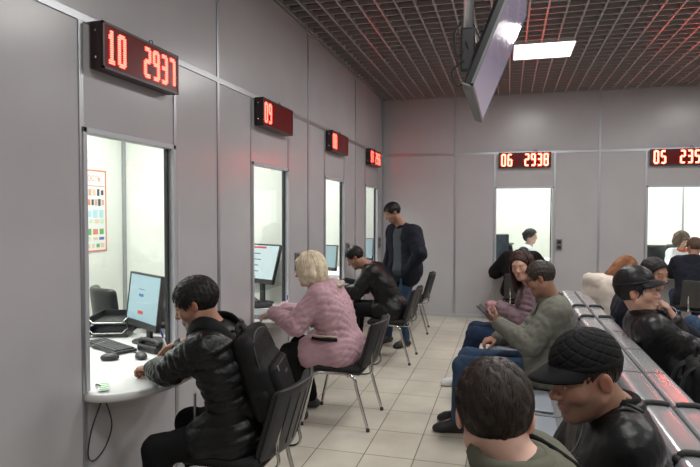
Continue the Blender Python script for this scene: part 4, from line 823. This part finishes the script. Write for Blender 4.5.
    if puff:
        def torso_p(X, Y, Z):
            tt = ((X-hip[0])*sp[0] + (Y-hip[1])*sp[1] + (Z-hip[2])*sp[2])/(sp @ sp); return np.where((tt > .0) & (tt < .95), -puff*.7*(np.abs(np.sin(math.pi*tt*9))**.7 - .5), 0)
    if quilt:
        e1 = nrm(su + rt); e2 = nrm(su - rt); e3 = f
        def torso_p(X, Y, Z):
            A1 = X*(e1[0]) + Y*e1[1] + Z*e1[2]; A2 = X*e2[0] + Y*e2[1] + Z*e2[2]; return -quilt*(np.abs(np.sin(A1*75))**.5*np.abs(np.sin(A2*75))**.5 - .5)
    gl = lambda X, Y, Z: w1(X, Y, Z) + w2(X, Y, Z) + (torso_p(X, Y, Z) if torso_p else 0)
    jk = sdf_obj(s, 'jacket', top, r, base, 1, gl)
    # ---- trousers, shoes
    s = SDF(.011); s.cone(hip - rt*.075, hip + rt*.075, .108, .108, .05)
    for hj, k, a in ((hjl, kl, al), (hjr, kr, ar)): s.chain([hj, k, a + Zu*.015], np.array([.096, .073, .056])*trouser_r, .03)
    seatcut(s); sdf_obj(s, 'trousers', bottom, r, base, 1, wrinkle(.006, 45, 3))
    for k, a in ((kl, al), (kr, ar)):
        lf = nrm(V(*(k-a)[:2], 0)*.35 + f*.3); z0 = base[2]; s = SDF(.008); t0 = V(a[0], a[1], z0); sd_ = V(lf[1], -lf[0], 0)
        s.cone(t0 - lf*.045 + Zu*.040, t0 + lf*.13 + Zu*.030, .040, .038, .02); s.cone(t0 + lf*.02 + Zu*.075, t0 + lf*.10 + Zu*.038, .042, .036, .03); s.cone(t0 + lf*.13 + Zu*.028, t0 + lf*.165 + Zu*.024, .040, .030, .03); s.put(t0 - 1, t0 + 1, lambda X, Y, Z, z0=z0: (z0 + .004) - Z, .006, 'i')
        sdf_obj(s, 'shoe', shoes, r, base, 1)
    if hair and not cap: hair_obj(r, base, head, Rh, sc, hairm, hair, n=hairn, **hairkw)
    elif cap: hair_obj(r, base, head, Rh, sc, hairm, hair, n=int(hairn*.4), **hairkw)
    J = dict(root=r, base=base, head=head, R=Rh, N=N, Sl=Sl, Sr=Sr, El=El, Er=Er, hl=hl, hr=hr, hip=hip, f=f, rt=rt, su=su, bez=bez, sc=sc, kl=kl, kr=kr, sf=sf, srt=srt, al=al, ar=ar, g=g)
    return J
def cap_obj(J, m, mb_, quilt=False, brim=.075, h=.004, name='cap', fit=1., lift=0.):
    """a peaked cap, part of the wearer"""
    R, sc = J['R'], J['sc']*fit; c = J['head'] + R[:, 2]*lift; L = lambda x, y, z: c + R @ (V(x, y, z)*sc); s = SDF(h)
    def cut(u, v, w):
        y = v/sc - .012; z = w/sc + .040; return (.030 + .10*np.clip(y, -.1, .1) + .0 - z)*sc
    def dq(u, v, w):
        if not quilt: return .0015*np.abs(np.sin(6*np.arctan2(u, v)*.5))
        a = np.arctan2(u, v); e = np.arcsin(np.clip(w/sc/.11, -1, 1)); p1 = a*4 + e*7; p2 = a*4 - e*7; gr = lambda p: np.exp(-(np.sin(p*1.35)/.22)**2); return .0035*(.5 - np.maximum(gr(p1), gr(p2)))
    s.ell(L(0, -.012, .040), V(.092, .114, .100)*sc, R, .004, cut=cut, disp=dq, amp=.006)
    s.ell(L(0, -.012, .040), V(.084, .106, .092)*sc, R, .004, 's', cut=None)
    v, f = s.mesh(1); o = MB(); o.add(v, f, True); cp = o.build(name, m, J['root'], J['base'])
    # band and peak
    o = MB(); n = 40; pts = [L(.0895*math.sin(a), -.012 + .1115*math.cos(a), .036 + .010*math.cos(a)) for a in np.linspace(0, 2*math.pi, n)]; o.tube(pts, .0055*sc, 8, flat=2.0, up=R[:, 2]); o.build('cap_band', mb_, cp, J['base'])

    vs = []; na, nr = 25, 7; fs = []
    for side in (0, 1):
        for i in range(na):
            a = math.radians(-72 + 144*i/(na-1)); ca = math.cos(a)
            for j in range(nr):
                t = j/(nr-1); x = .086*math.sin(a)*(1 + .06*t); y = -.012 + .108*math.cos(a) + brim*t*max(ca, 0)**.8*1.05; z = .044 + .010*math.cos(a) - .012*t*ca - .030*(math.sin(a)**2)*t - .004*t*t - (.005 if side else 0)
                vs.append(L(x, y, z))
    q = na*nr
    for i in range(na-1):
        for j in range(nr-1):
            a = i*nr+j; fs += [(a, a+1, a+nr+1, a+nr), (q+a, q+a+nr, q+a+nr+1, q+a+1)]
    for i in range(na-1): a = i*nr+nr-1; fs.append((a, q+a, q+a+nr, a+nr)); a = i*nr; fs.append((a, a+nr, q+a+nr, q+a))
    for j in range(nr-1): fs.append((j, q+j, q+j+1, j+1)); a = (na-1)*nr + j; fs.append((a, a+1, q+a+1, q+a))
    o = MB(); o.add(np.array(vs) - J['base'], fs, True); o.build('cap_peak', mb_, cp)
    return cp
def strip_on(J, name, pts, rad, m, flat=.35, up=None, parent=None, n=8):
    mb = MB(); mb.tube(pts, rad, n, flat=flat, up=up); return mb.build(name, m, parent or J['root'], J['base'])
def neck_ring(J, name, m, r=.062, up=.02, rad=.014, tilt=.0, dz=.0):
    mb = MB(); N, f, rt, su = J['N'], J['f'], J['rt'], J['su']; pts = [N + su*(up + dz*math.cos(a)) + f*r*math.cos(a)*1.05 + rt*r*math.sin(a) + J['f']*.012 for a in np.linspace(0, 2*math.pi, 25)]
    mb.tube(pts, rad, 8, flat=1.7, up=su, cap=False); return mb.build(name, m, J['root'], J['base'])
# ------------------------------------------------------------------ who is there
# man with the backpack at the first counter
J = person('man in a black puffer jacket writing at the nearest counter, black backpack on', (-1.32, 2.70, 0), (-1.32, 2.68, .55), (-1.475, 2.53, 1.205), 185, 194, -22, 0, 1.06, SKT, M_puf, M_blackcl, M_shoe, H_black, 'short', neck=(-1.405, 2.575, 1.07),
    hl=(-1.80, 2.64, .83), hr=(-1.77, 2.84, .91), kl=(-1.64, 2.44, .49), kr=(-1.68, 2.80, .50), al=(-1.62, 2.42, .085), ar=(-1.64, 2.84, .085), puff=.015, bulk=.008, hem=.36, h=.0055, jh=.0065, wr=(.003, 45), hd=dict(l=((-1, .35, -.12), (0, .1, 1)), r=((-.8, -.1, -.5), (-.3, .5, .8))), curl=(.75, .9), stub=.45, hairn=700, el=(.1, -1., -.75))
neck_ring(J, 'shirt_collar', mat('pale_shirt_collar', (.45, .44, .42), .85), .064, .035, .012)
neck_ring(J, 'jacket_collar', M_puf, .076, .012, .020)
mb = MB(); q = J['bez'](.45) + J['f']*.165; mb.box(J['hip'] + V(-.19, -.11, .12), (.012, .012, .15), .003); mb.build('pocket_zip', M_zip, J['root'], J['base'])
pen(J['hr'] + V(-.05, -.02, -.04), (-.1, -.35, .9), 'white pen with blue cap held by the man with the backpack', M_bluecap)
# his backpack
su = nrm(J['N'] - J['bez'](.35)); bk = nrm(-(J['f'] - su*(J['f'] @ su))); lat = np.cross(su, bk); Rb = np.stack([lat, bk, su], 1); pc = J['bez'](.56) + bk*.160 - su*.02
bp0 = np.array([pc[0], pc[1], pc[2]-.25]); r = empty('backpack', bp0, 'black backpack worn by the man at the nearest counter', 'backpack')
def pk(*a): return pc + Rb @ V(*a)
s = SDF(.008); s.box(pk(0, 0, 0), (.145, .058, .225), Rb, .05); s.box(pk(0, .02, -.07), (.14, .065, .145), Rb, .045, .03); sdf_obj(s, 'pack_body', M_pack, r, bp0, 1, wrinkle(.004, 40, 9))
s = SDF(.008); s.box(pk(0, .085, -.07), (.105, .030, .12), Rb, .028); sdf_obj(s, 'front_pocket', M_pack, r, bp0, 1, wrinkle(.003, 50, 4))
for k, sx in enumerate((-1, 1)):
    s = SDF(.008); s.box(pk(sx*.14, .015, -.12), (.024, .048, .08), Rb, .022); sdf_obj(s, 'side_pocket', M_pack, r, bp0, 1)
    Sx = J['Sl'] if sx*(lat @ -J['srt']) > 0 else J['Sr']; inn = (J['N'] - Sx)*.38
    pts = spline([pk(sx*.08, -.055, .185), Sx + inn*.9 - J['sf']*.06 + su*.085, Sx + inn + J['sf']*.045 + su*.075, Sx + inn*.7 + J['sf']*.105 - su*.06, Sx + inn*.3 + J['sf']*.075 - su*.19, Sx + inn*.0 - J['sf']*.04 - su*.27, pk(sx*.11, -.045, -.16)], 5)
    mb = MB(); ups = [nrm(p - J['bez'](np.clip(((p - J['hip']) @ su)/np.linalg.norm(J['N']-J['hip']), .2, .95))) for p in pts]; mb.tube(pts, .034, 8, flat=.28, up=ups); mb.build('shoulder_strap', M_pack, r, bp0)
mb = MB(); mb.tube(spline([pk(-.125, .055, -.10), pk(-.125, .055, .08), pk(-.09, .052, .185), pk(0, .048, .215), pk(.09, .052, .185), pk(.125, .055, .08), pk(.125, .055, -.10)]), .0045, 6); mb.tube([pk(-.085, .113, .03), pk(.085, .113, .03)], .004, 6); mb.build('zip', M_shell, r, bp0)
mb = MB(); mb.tube(spline([pk(-.035, -.04, .215), pk(-.025, -.04, .255), pk(.025, -.04, .255), pk(.035, -.04, .215)]), .012, 8, flat=.5); mb.build('top_handle', M_pack, r, bp0)
mb = MB(); mb.box(pk(-.06, .116, .02), (.016, .008, .03), .003, R=Rb); mb.build('zip_puller', M_zip, r, bp0); mb = MB(); mb.box(pk(.02, .116, -.03), (.045, .006, .018), .003, R=Rb); mb.build('badge', M_shell, r, bp0)

# woman in pink
J = person('blonde woman in a dusty pink quilted coat at the second counter', (-1.30, 4.43, 0), (-1.29, 4.43, .57), (-1.52, 4.34, 1.20), 182, 196, -12, 0, 1.02, SKP, M_pink, M_blackcl, M_shoeb, H_blonde, 'bob', neck=(-1.43, 4.39, 1.05),
    hl=(-1.80, 4.27, .855), hr=(-1.82, 4.52, .85), kl=(-1.66, 4.27, .54), kr=(-1.68, 4.55, .54), al=(-1.60, 4.30, .09), ar=(-1.60, 4.60, .09), bulk=.03, hem=.5, h=.0065, jh=.0075, wr=(.006, 30), hood=True, quilt=.009, hd=dict(l=((-1, .1, -.25), (0, 0, 1)), r=((-1, -.1, -.2), (0, 0, 1))), curl=(.5, .5), female=True, hairn=700, el=(.3, -.5, -.8), hairkw=dict(thick=.024), trouser_r=1.05)
s = SDF(.008); N = J['N']
for t in np.linspace(-2.2, 2.2, 15):
    a = t; p = N - J['f']*.03 + (J['f']*math.cos(math.pi+a)*1.25 + J['rt']*math.sin(math.pi+a)*1.05)*.105 + Zu*(.045 - .012*abs(t)); s.ell(p, (.026, .026, .026), None, .012)
sdf_obj(s, 'hood_fur_trim', M_fur, J['root'], J['base'], 0, wrinkle(.010, 130, 2))
s = SDF(.006); W = J['hl'] - nrm(J['hl']-J['El'])*.025; dd = nrm(J['hl']-J['El']); s.cone(W - dd*.03, W, .050, .050, .01); sdf_obj(s, 'knitted_cuff', mat('grey_knit', (.12, .11, .11), .9, bump=.8, bscale=160), J['root'], J['base'], 0, wrinkle(.004, 160, 3))
for k, dz in enumerate((0, .026)):
    mb = MB(); c = J['hip'] + V(-.055, -.255, .115+dz); mb.tube(spline([c + V(-.10, .018, .004), c + V(-.04, 0, 0), c + V(.05, .0, .0), c + V(.10, .022, -.004)]), (.012 if k == 0 else .008), 8); mb.build('pocket_edge' if k == 0 else 'pocket_trim', M_blackcl if k == 0 else M_fur, J['root'], J['base'])
pen((-1.86, 4.70, .79), (.05, .1, 1), 'pen with blue cap standing beside the blonde woman\'s window', M_bluecap)

# bent man in leather at the third counter
J = person('man in a black leather jacket bent over the third counter', (-1.28, 6.42, 0), (-1.26, 6.42, .56), (-1.66, 6.31, 1.15), 182, 188, -38, 0, 1.0, SKT, M_lea, M_blackcl, M_shoe, H_black, 'crop', neck=(-1.485, 6.37, 1.04),
    hl=(-1.83, 6.24, .84), hr=(-1.86, 6.55, .84), kl=(-1.66, 6.30, .56), kr=(-1.68, 6.56, .56), al=(-1.70, 6.34, .09), ar=(-1.70, 6.58, .09), bulk=.022, hem=.25, h=.0075, jh=.009, wr=(.009, 28), hd=dict(l=((-1, .3, -.2), (0, 0, 1)), r=((-1, -.2, -.2), (0, 0, 1))), stub=.4, hairn=250, el=(.2, -.5, -.9))
neck_ring(J, 'jacket_collar', M_lea, .074, .016, .018)

# standing man
J = person('standing man in a dark navy jacket and jeans looking down at the last counter', (-1.28, 7.10, 0), (-1.22, 7.08, .96), (-1.365, 7.00, 1.66), 234, 206, -30, 0, 1.0, SKT, M_navy, M_jean, M_shoe, H_black, 'short', neck=(-1.25, 7.10, 1.47), stand=True,
    hl=(-1.14, 6.90, .95), hr=(-1.50, 7.25, .95), kl=(-1.26, 7.02, .51), kr=(-1.42, 7.20, .51), al=(-1.20, 7.02, .09), ar=(-1.46, 7.20, .09), bulk=.034, hem=.18, h=.0075, jh=.009, wr=(.008, 26), hd=dict(l=((-.7, .1, -.7), (-.3, -1, .2))), stub=.5, hairn=300, el=(.6, -.4, -.3), openj=(M_greyshirt, .085))
neck_ring(J, 'jacket_collar', M_navy, .070, .012, .016)
neck_ring(J, 'shirt_collar', M_greyshirt, .060, .02, .012)
mb = MB(); h0 = J['hip']
for a in np.linspace(0, 2*math.pi, 30)[:-1]:
    pass
pts = [h0 + Zu*(-.085) + (J['f']*.150*math.cos(a) + J['rt']*.205*math.sin(a)) for a in np.linspace(.35*math.pi, 1.65*math.pi, 20)]
mb.tube(pts, .022, 8, flat=1.2, up=Zu); hb = mb.build('waistband', M_blackcl, J['root'], J['base'])
mb = MB()
for i in range(5):
    p = pts[11+i]; mb.box(p - J['rt']*.016 + V(.006, -.012, 0), (.018, .018, .030), .004)
mb.build('red_check_panel', M_redcheck, hb, J['base'])

# man with the phone
J = person('man in a grey green jacket and jeans holding a phone on the bench', (.27, 4.36, 0), (.27, 4.36, .53), (.232, 4.29, 1.195), 178, 170, -22, 0, 1.0, SKT, M_gg, M_jean, M_shoe, H_grey, 'crop', neck=(.322, 4.35, 1.03),
    hl=(-.055, 4.19, .875), hr=(-.06, 4.36, .735), kl=(-.30, 4.24, .54), kr=(-.28, 4.52, .54), al=(-.34, 4.36, .09), ar=(-.33, 4.58, .09), bulk=.022, hem=.1, h=.006, jh=.0075, wr=(.008, 34), hd=dict(l=((-.75, .15, .55), (-.45, -.75, -.5)), r=((-.95, -.2, -.2), (0, -.2, 1))), curl=(.75, .8), stub=.25, hairn=350, hairkw=dict(thick=.010, fringe=-.012), el=(.45, -.45, -.8), openj=(mat('dark_brown_knit', (.022, .017, .014), .9), .055), seat=.44)
neck_ring(J, 'jacket_collar', M_gg, .084, .004, .020); neck_ring(J, 'brown_collar', mat('dark_brown_knit', (.022, .017, .014), .9), .068, .022, .020)
c, R, sc = J['head'], J['R'], J['sc']; L = lambda x, y, z: c + R @ (V(x, y, z)*sc); pass
mb = MB()
for x in (-1, 1):
    mb.tube([L(x*(.033 + .024*math.cos(a)), .098 - .006*abs(math.cos(a)), .004 + .019*math.sin(a)) for a in np.linspace(0, 2*math.pi, 17)], .0022, 6, cap=False); mb.tube([L(x*.057, .094, .010), L(x*.074, .05, .012), L(x*.080, .0, .010), L(x*.079, -.03, -.008)], .0028, 6)
mb.tube([L(-.010, .100, .008), L(.010, .100, .008)], .002, 6); mb.build('glasses', M_plast, J['root'], J['base'])
hl = J['hl']; ph = hl + V(-.085, .015, .075); d1 = nrm(V(-.68, .25, .58)); d2 = nrm(np.cross(d1, V(.3, .9, .1))); d3 = np.cross(d1, d2); Rp = np.stack([d3, d1, d2], 1)
r = empty('smartphone', ph, 'black phone in the hand of the man in the grey green jacket', 'phone'); mb = MB(); mb.box((0, 0, 0), (.072, .148, .009), .004, R=Rp); mb.build('case', M_plast, r); mb = MB(); mb.box(Rp @ V(0, 0, .0048), (.064, .135, .001), R=Rp); mb.build('screen', mat('phone_glass', (.02, .02, .025), .1), r)

# woman beyond him
J = person('woman with long dark reddish hair and plum coat next to the man with the phone', (.27, 5.50, 0), (.27, 5.52, .53), (.125, 5.41, 1.185), 185, 250, -12, -6, 1.03, SK, M_mauve, M_jeand, M_shoew, H_red, 'long', neck=(.235, 5.47, .995),
    hl=(-.05, 5.33, .80), hr=(-.06, 5.50, .79), kl=(-.28, 5.38, .54), kr=(-.28, 5.64, .54), al=(-.42, 5.58, .09), ar=(-.36, 5.72, .09), bulk=.03, hem=.3, h=.0075, jh=.010, wr=(.010, 26), hd=dict(l=((-.9, .3, -.1), (0, -.3, 1)), r=((-.9, -.3, -.1), (0, -.2, 1))), female=True, hairn=0, hood=True, puff=.012)
r = empty('pouch', (-.13, 5.40, .80), 'dusty pink pouch held in the lap of the woman with reddish hair', 'pouch'); s = SDF(.006); s.box((0, 0, 0), (.045, .085, .05), None, .025); sdf_obj(s, 'bag', mat('pink_pouch', (.30, .14, .16), .7, bump=.3, bscale=100), r, (0, 0, 0), 1, wrinkle(.004, 60, 4)); mb = MB(); mb.tube([(-.048, -.06, .025), (-.054, 0, .015), (-.048, .06, .025)], .004, 6); mb.build('slot', M_plast, r)

# man with the quilted cap
J = person('man in a black quilted cap and black leather jacket looking down on the bench', (.26, 2.10, 0), (.25, 2.10, .53), (.240, 1.91, 1.150), 182, 204, -15, 0, 1.12, SKT, M_lea, M_blackcl, M_shoe, H_brown, 'crop', neck=(.345, 2.00, 1.015),
    hl=(-.02, 2.02, .66), hr=(-.04, 2.22, .66), kl=(-.12, 2.0, .55), kr=(-.12, 2.28, .55), al=(-.10, 2.0, .09), ar=(-.10, 2.30, .09), bulk=.016, hem=.15, h=.0042, jh=.008, wr=(.006, 34), stub=.5, cap=True, curl=(.8, .8), nose=.97, hairn=300, hairkw=dict(thick=.004, h=.0035, nape=.02))
cap_obj(J, M_quilt, M_quilt, True, .082, .0028, fit=.885, lift=.010)
neck_ring(J, 'jacket_collar', M_lea, .080, .022, .018); neck_ring(J, 'pullover_collar', M_blackcl, .068, .040, .016)
s = SDF(.008); s.cone(J['Sr'] - J['f']*.075 - Zu*.12, J['Sl'] - J['f']*.075 - Zu*.12, .085, .085, .05); s.cone(J['Sr'] - J['f']*.07 - Zu*.30, J['Sl'] - J['f']*.07 - Zu*.30, .085, .085, .05); sdf_obj(s, 'knitted_back', mat('black_knit', (.010, .010, .011), .95, bump=.8, bscale=220), J['root'], J['base'], 1, wrinkle(.004, 30, 8))
for sx, S_ in ((-1, J['Sl']), (1, J['Sr'])):
    for k in range(5):
        s = None; mb = MB(); c = S_ + (J['N']-S_)*(.05+.16*k) + Zu*.073; mb.tube(spline([c - J['f']*.06 - Zu*.018, c + Zu*.006, c + J['f']*.065 - Zu*.024]), .010, 8, flat=.7); mb.build('quilted_shoulder_rib', M_lea, J['root'], J['base'])
mb = MB(); pts = spline([J['head'] + J['R'] @ V(-.03, .03, -.13), J['N'] + V(-.10, -.06, -.02), J['N'] + V(-.14, -.07, -.12), J['hip'] + V(-.17, -.06, .25)]); mb.tube(pts, .0022, 6); mb.build('thin_cord', M_zip, J['root'], J['base'])

# boy, seen from behind
J = person('boy with short dark brown hair seen from behind in an olive jacket', (.22, 1.30, 0), (.22, 1.30, .53), (-.024, 1.345, 1.190), 183, 97, -22, 0, .99, SKP, M_olive, M_jeanl, M_shoew, H_brown, 'short', neck=(.048, 1.295, 1.080),
    hl=(-.12, 1.24, .66), hr=(-.12, 1.42, .66), kl=(-.20, 1.20, .53), kr=(-.20, 1.44, .53), al=(-.24, 1.20, .09), ar=(-.24, 1.46, .09), bulk=.014, hem=.08, h=.0042, jh=.007, wr=(.004, 40), hairn=2600, shw=.165, hairkw=dict(thick=.016, h=.004, nape=.048), neckr=.046)
neck_ring(J, 'jacket_collar', M_olive, .076, .034, .020)
su = J['su']; Sr = J['Sr']; inn = (J['N']-Sr)
bp0 = J['bez'](.5) - J['f']*.26; bp0 = np.array([bp0[0], bp0[1], .50]); r = empty('backpack', bp0, 'black backpack with a wide strap over the boy\'s olive shoulder', 'backpack'); pc2 = J['bez'](.45) - J['f']*.215
Rb2 = np.stack([J['rt'], -J['f'], Zu], 1); s = SDF(.010); s.box(pc2, (.14, .075, .19), Rb2, .05); sdf_obj(s, 'pack_body', M_pack, r, bp0, 1)
for S_ in (J['Sr'],):
    inn = J['N'] - S_; pts = spline([pc2 + J['f']*.04 + Zu*.17 + inn*-.25, S_ + inn*.42 - J['f']*.05 + su*.073, S_ + inn*.40 + J['f']*.045 + su*.066, S_ + inn*.25 + J['f']*.10 - su*.06, S_ + J['f']*.05 - su*.24, pc2 - Zu*.13 - inn*.5])
    ups = [nrm(p - J['bez'](np.clip(((p-J['hip']) @ su)/.5, .1, .92))) for p in pts]; mb = MB(); mb.tube(pts, .032, 8, flat=.25, up=ups); mb.build('shoulder_strap', M_pack, r, bp0)
cable('earphone_cable', [(-.02, 2.70, .462), (-.06, 2.80, .463), (-.10, 2.92, .462), (-.12, 3.02, .458), (-.15, 3.06, .448), (-.165, 3.05, .40)], .004, 'thin black cable over the edge of the steel seat beside the boy')

# man in the leather cap, other side of the bench
J = person('man in a shiny black leather cap resting his chin on his hand', (1.07, 4.10, 0), (1.07, 4.10, .53), (.812, 4.06, 1.150), 0, -17, 5, 0, 1.14, SK, M_lea, M_blackcl, M_shoe, H_black, 'crop', neck=(.868, 4.07, .985),
    hl=(1.02, 4.03, .985), hr=(1.45, 3.98, .66), kl=(1.50, 4.25, .55), kr=(1.50, 3.98, .55), al=(1.50, 4.25, .09), ar=(1.50, 3.98, .09), bulk=.026, hem=.2, h=.0055, jh=.009, wr=(.009, 28), hd=dict(l=((-.42, -.12, .9), (.9, -.25, .35)), r=((1, 0, -.2), (0, 0, 1))), curl=(.8, .5), stub=.15, cap=True, el=(.5, .3, -.8), nose=1.0, hairn=700, hairkw=dict(thick=.015, nape=.048))
cap_obj(J, M_lea, M_lea, False, .066, .004, fit=.98, lift=.020)
neck_ring(J, 'jacket_collar', M_lea, .080, .030, .022)
# backpack on the seat beside him
r = empty('backpack', (1.06, 3.50, .45), 'black backpack standing on the seat beside the man in the leather cap', 'backpack')
s = SDF(.008); s.box((0, 0, .215), (.10, .155, .205), None, .07); s.box((.07, 0, .14), (.07, .13, .125), None, .05, .03); sdf_obj(s, 'pack_body', M_pack, r, (0, 0, 0), 1, wrinkle(.007, 32, 6))
for sy in (-1, 1): mb = MB(); mb.tube(spline([(-.08, sy*.07, .38), (-.13, sy*.08, .34), (-.16, sy*.10, .20), (-.13, sy*.11, .06), (-.09, sy*.11, .03)]), .030, 8, flat=.3, up=V(-1, 0, .1)); mb.build('shoulder_strap', M_pack, r)
mb = MB(); mb.tube(spline([(-.05, -.05, .41), (-.04, -.04, .47), (-.04, .04, .47), (-.05, .05, .41)]), .015, 8, flat=.6); mb.build('top_handle', M_pack, r)
mb = MB(); mb.tube(spline([(.0, -.152, .10), (.01, -.156, .25), (.0, -.10, .40), (0, 0, .425), (0, .10, .40), (.01, .156, .25), (.0, .152, .10)]), .006, 6); mb.tube(spline([(.125, -.10, .16), (.135, 0, .20), (.125, .10, .16)]), .004, 6); mb.build('zip', M_shell, r)
for k in range(5):
    mb = MB(); mb.box((-.05+.03*k, -.158, .26-.03*k), (.012, .008, .012), .002); mb.build('buckle', M_zip, r)

J = person('man in a navy jacket leaning forward behind the man in the leather cap', (1.07, 5.02, 0), (1.07, 5.02, .53), (1.115, 4.965, 1.185), 0, -55, -10, 0, 1.0, SKT, M_navy, M_jeand, M_shoeb, H_black, 'short', neck=(.97, 5.0, .99),
    hl=(1.46, 5.14, .68), hr=(1.46, 4.96, .68), kl=(1.50, 5.18, .55), kr=(1.50, 4.88, .55), al=(1.50, 5.18, .09), ar=(1.50, 4.88, .09), bulk=.03, hem=.15, h=.008, jh=.011, wr=(.012, 22), stub=.2, hairn=200)
J = person('person in a beige hoodie with long auburn hair on the bench, back turned', (1.07, 6.05, 0), (1.07, 6.05, .53), (1.12, 6.14, 1.11), 25, 30, -48, 0, .95, SK, M_beige, M_jeand, M_shoeb, H_auburn, 'long', neck=(.90, 6.08, 1.0),
    hl=(1.38, 6.32, .66), hr=(1.42, 6.06, .66), kl=(1.42, 6.32, .55), kr=(1.46, 6.05, .55), al=(1.45, 6.34, .09), ar=(1.48, 6.06, .09), bulk=.03, hem=.05, h=.009, jh=.011, wr=(.012, 24), hood=True, female=True, hairn=0)
J = person('man in a navy jacket sitting with his back turned at window 05', (2.36, 8.42, 0), (2.36, 8.42, .53), (2.41, 8.62, 1.215), 92, 112, -12, 0, 1.0, SKT, M_navy, M_jean, M_shoeb, H_mid, 'crop', neck=(2.385, 8.58, 1.05),
    hl=(2.22, 9.04, .80), hr=(2.50, 9.04, .80), kl=(2.25, 8.84, .55), kr=(2.50, 8.84, .55), al=(2.24, 8.72, .09), ar=(2.50, 8.72, .09), bulk=.03, hem=.05, h=.009, jh=.011, wr=(.010, 24), hood=True, hairn=150)
office_chair(2.80, 10.46, math.pi, 'black office chair under the clerk in the white shirt', False)
J = person('clerk with brown hair, white shirt and dark vest behind window 05', (2.74, 10.32, 0), (2.74, 10.32, .58), (2.64, 10.08, 1.245), -95, -70, -38, 0, 1.05, SK, M_whiteshirt, M_blackcl, M_shoe, H_mid, 'bob', neck=(2.69, 10.20, 1.07),
    hl=(2.82, 9.75, .82), hr=(2.46, 9.78, .82), kl=(2.75, 9.95, .56), kr=(2.6, 9.95, .56), al=(2.75, 9.98, .09), ar=(2.6, 9.98, .09), bulk=.012, hem=.0, h=.009, jh=.011, wr=(.007, 28), female=True, hairn=150)
s = SDF(.010); b = J['bez']
for t, w, rr in ((.1, .09, .128), (.33, .08, .122), (.62, .09, .122), (.86, .06, .098)): s.cone(b(t) - J['rt']*w, b(t) + J['rt']*w, rr, rr, .09)
sdf_obj(s, 'vest', M_navy, J['root'], J['base'], 1)
neck_ring(J, 'orange_scarf', mat('orange_scarf', (.60, .12, .05), .8), .07, .02, .02)
J = person('clerk with dark tied hair in a white shirt behind window 06', (.30, 10.28, 0), (.30, 10.30, .58), (.385, 10.20, 1.275), 0, -4, -8, 0, 1.0, SKP, M_whiteshirt, M_blackcl, M_shoe, H_black, 'bun', neck=(.345, 10.24, 1.09),
    hl=(.74, 10.34, .86), hr=(.74, 10.14, .86), kl=(.72, 10.36, .56), kr=(.72, 10.18, .56), al=(.70, 10.36, .09), ar=(.70, 10.18, .09), bulk=.01, hem=.0, h=.009, jh=.011, wr=(.007, 28), female=True, hairn=100)
J = person('person in a bulky black coat leaning on the counter under sign 06', (.20, 8.60, 0), (.20, 8.60, .55), (.235, 8.94, 1.03), 90, 90, -60, 0, 1.0, SK, M_blackcl, M_blackcl, M_shoe, H_black, 'short', neck=(.20, 8.80, 1.035),
    hl=(.0, 9.04, .82), hr=(.40, 9.04, .82), kl=(.08, 9.02, .55), kr=(.32, 9.02, .55), al=(.08, 8.90, .09), ar=(.32, 8.90, .09), bulk=.05, hem=.4, h=.009, jh=.012, wr=(.012, 20), hairn=150, el=(-1, 0, -.9), er=(1, 0, -.9))
J = person('seated person in blue jeans mostly cut off by the picture edge', (2.24, 6.30, 0), (2.22, 6.30, .55), (2.22, 6.30, 1.24), 180, 180, -5, 0, 1.0, SKT, M_navy, M_jean, M_shoeb, H_black, 'short', neck=(2.26, 6.30, 1.05),
    kl=(1.80, 6.20, .56), kr=(1.80, 6.44, .56), al=(1.84, 6.22, .09), ar=(1.86, 6.46, .09), bulk=.02, hem=.1, h=.010, jh=.012, hairn=100)
# things lying on the free seat
r = empty('folded_strap', (.16, 2.95, .462), 'black strap bundle lying on the free steel seat', 'strap'); mb = MB(); mb.tube(spline([(-.12, -.06, .008), (-.04, .02, .02), (.05, -.03, .012), (.12, .03, .008), (.05, .07, .02), (-.06, .05, .012), (-.1, .0, .010)]), .009, 8, flat=.5); mb.build('strap', M_pack, r); mb = MB(); mb.box((.04, .02, .02), (.05, .03, .015), .004); mb.build('buckle', M_plast, r)

# ------------------------------------------------------------------ camera, world, output
f_px = 576.3165; cam = bpy.data.cameras.new('camera'); co = bpy.data.objects.new('camera', cam); COL.objects.link(co)
yaw, pit, rol = .2664, .0354, .0026
F = V(-math.sin(yaw)*math.cos(pit), math.cos(yaw)*math.cos(pit), -math.sin(pit)); Rr = V(math.cos(yaw), math.sin(yaw), 0); U = np.cross(Rr, F); R2 = Rr*math.cos(rol) + U*math.sin(rol); U2 = -Rr*math.sin(rol) + U*math.cos(rol)
M4 = Matrix(((R2[0], U2[0], -F[0], 0), (R2[1], U2[1], -F[1], 0), (R2[2], U2[2], -F[2], 1.7227*.96), (0, 0, 0, 1))); co.matrix_world = M4
cam.sensor_fit = 'HORIZONTAL'; cam.sensor_width = 36; cam.lens = 36*f_px/700; cam.clip_start = .05; cam.clip_end = 100
sc_ = bpy.context.scene; sc_.camera = co
w = bpy.data.worlds.new('world'); w.use_nodes = True; w.node_tree.nodes['Background'].inputs['Color'].default_value = (.5, .5, .52, 1); w.node_tree.nodes['Background'].inputs['Strength'].default_value = .05; sc_.world = w
vs = sc_.view_settings; vs.view_transform = 'Standard'; vs.look = 'None'; vs.exposure = 0.; vs.gamma = 1.; vs.use_curve_mapping = False
sc_.cycles.max_bounces = 8; sc_.cycles.transparent_max_bounces = 8; sc_.cycles.use_denoising = True
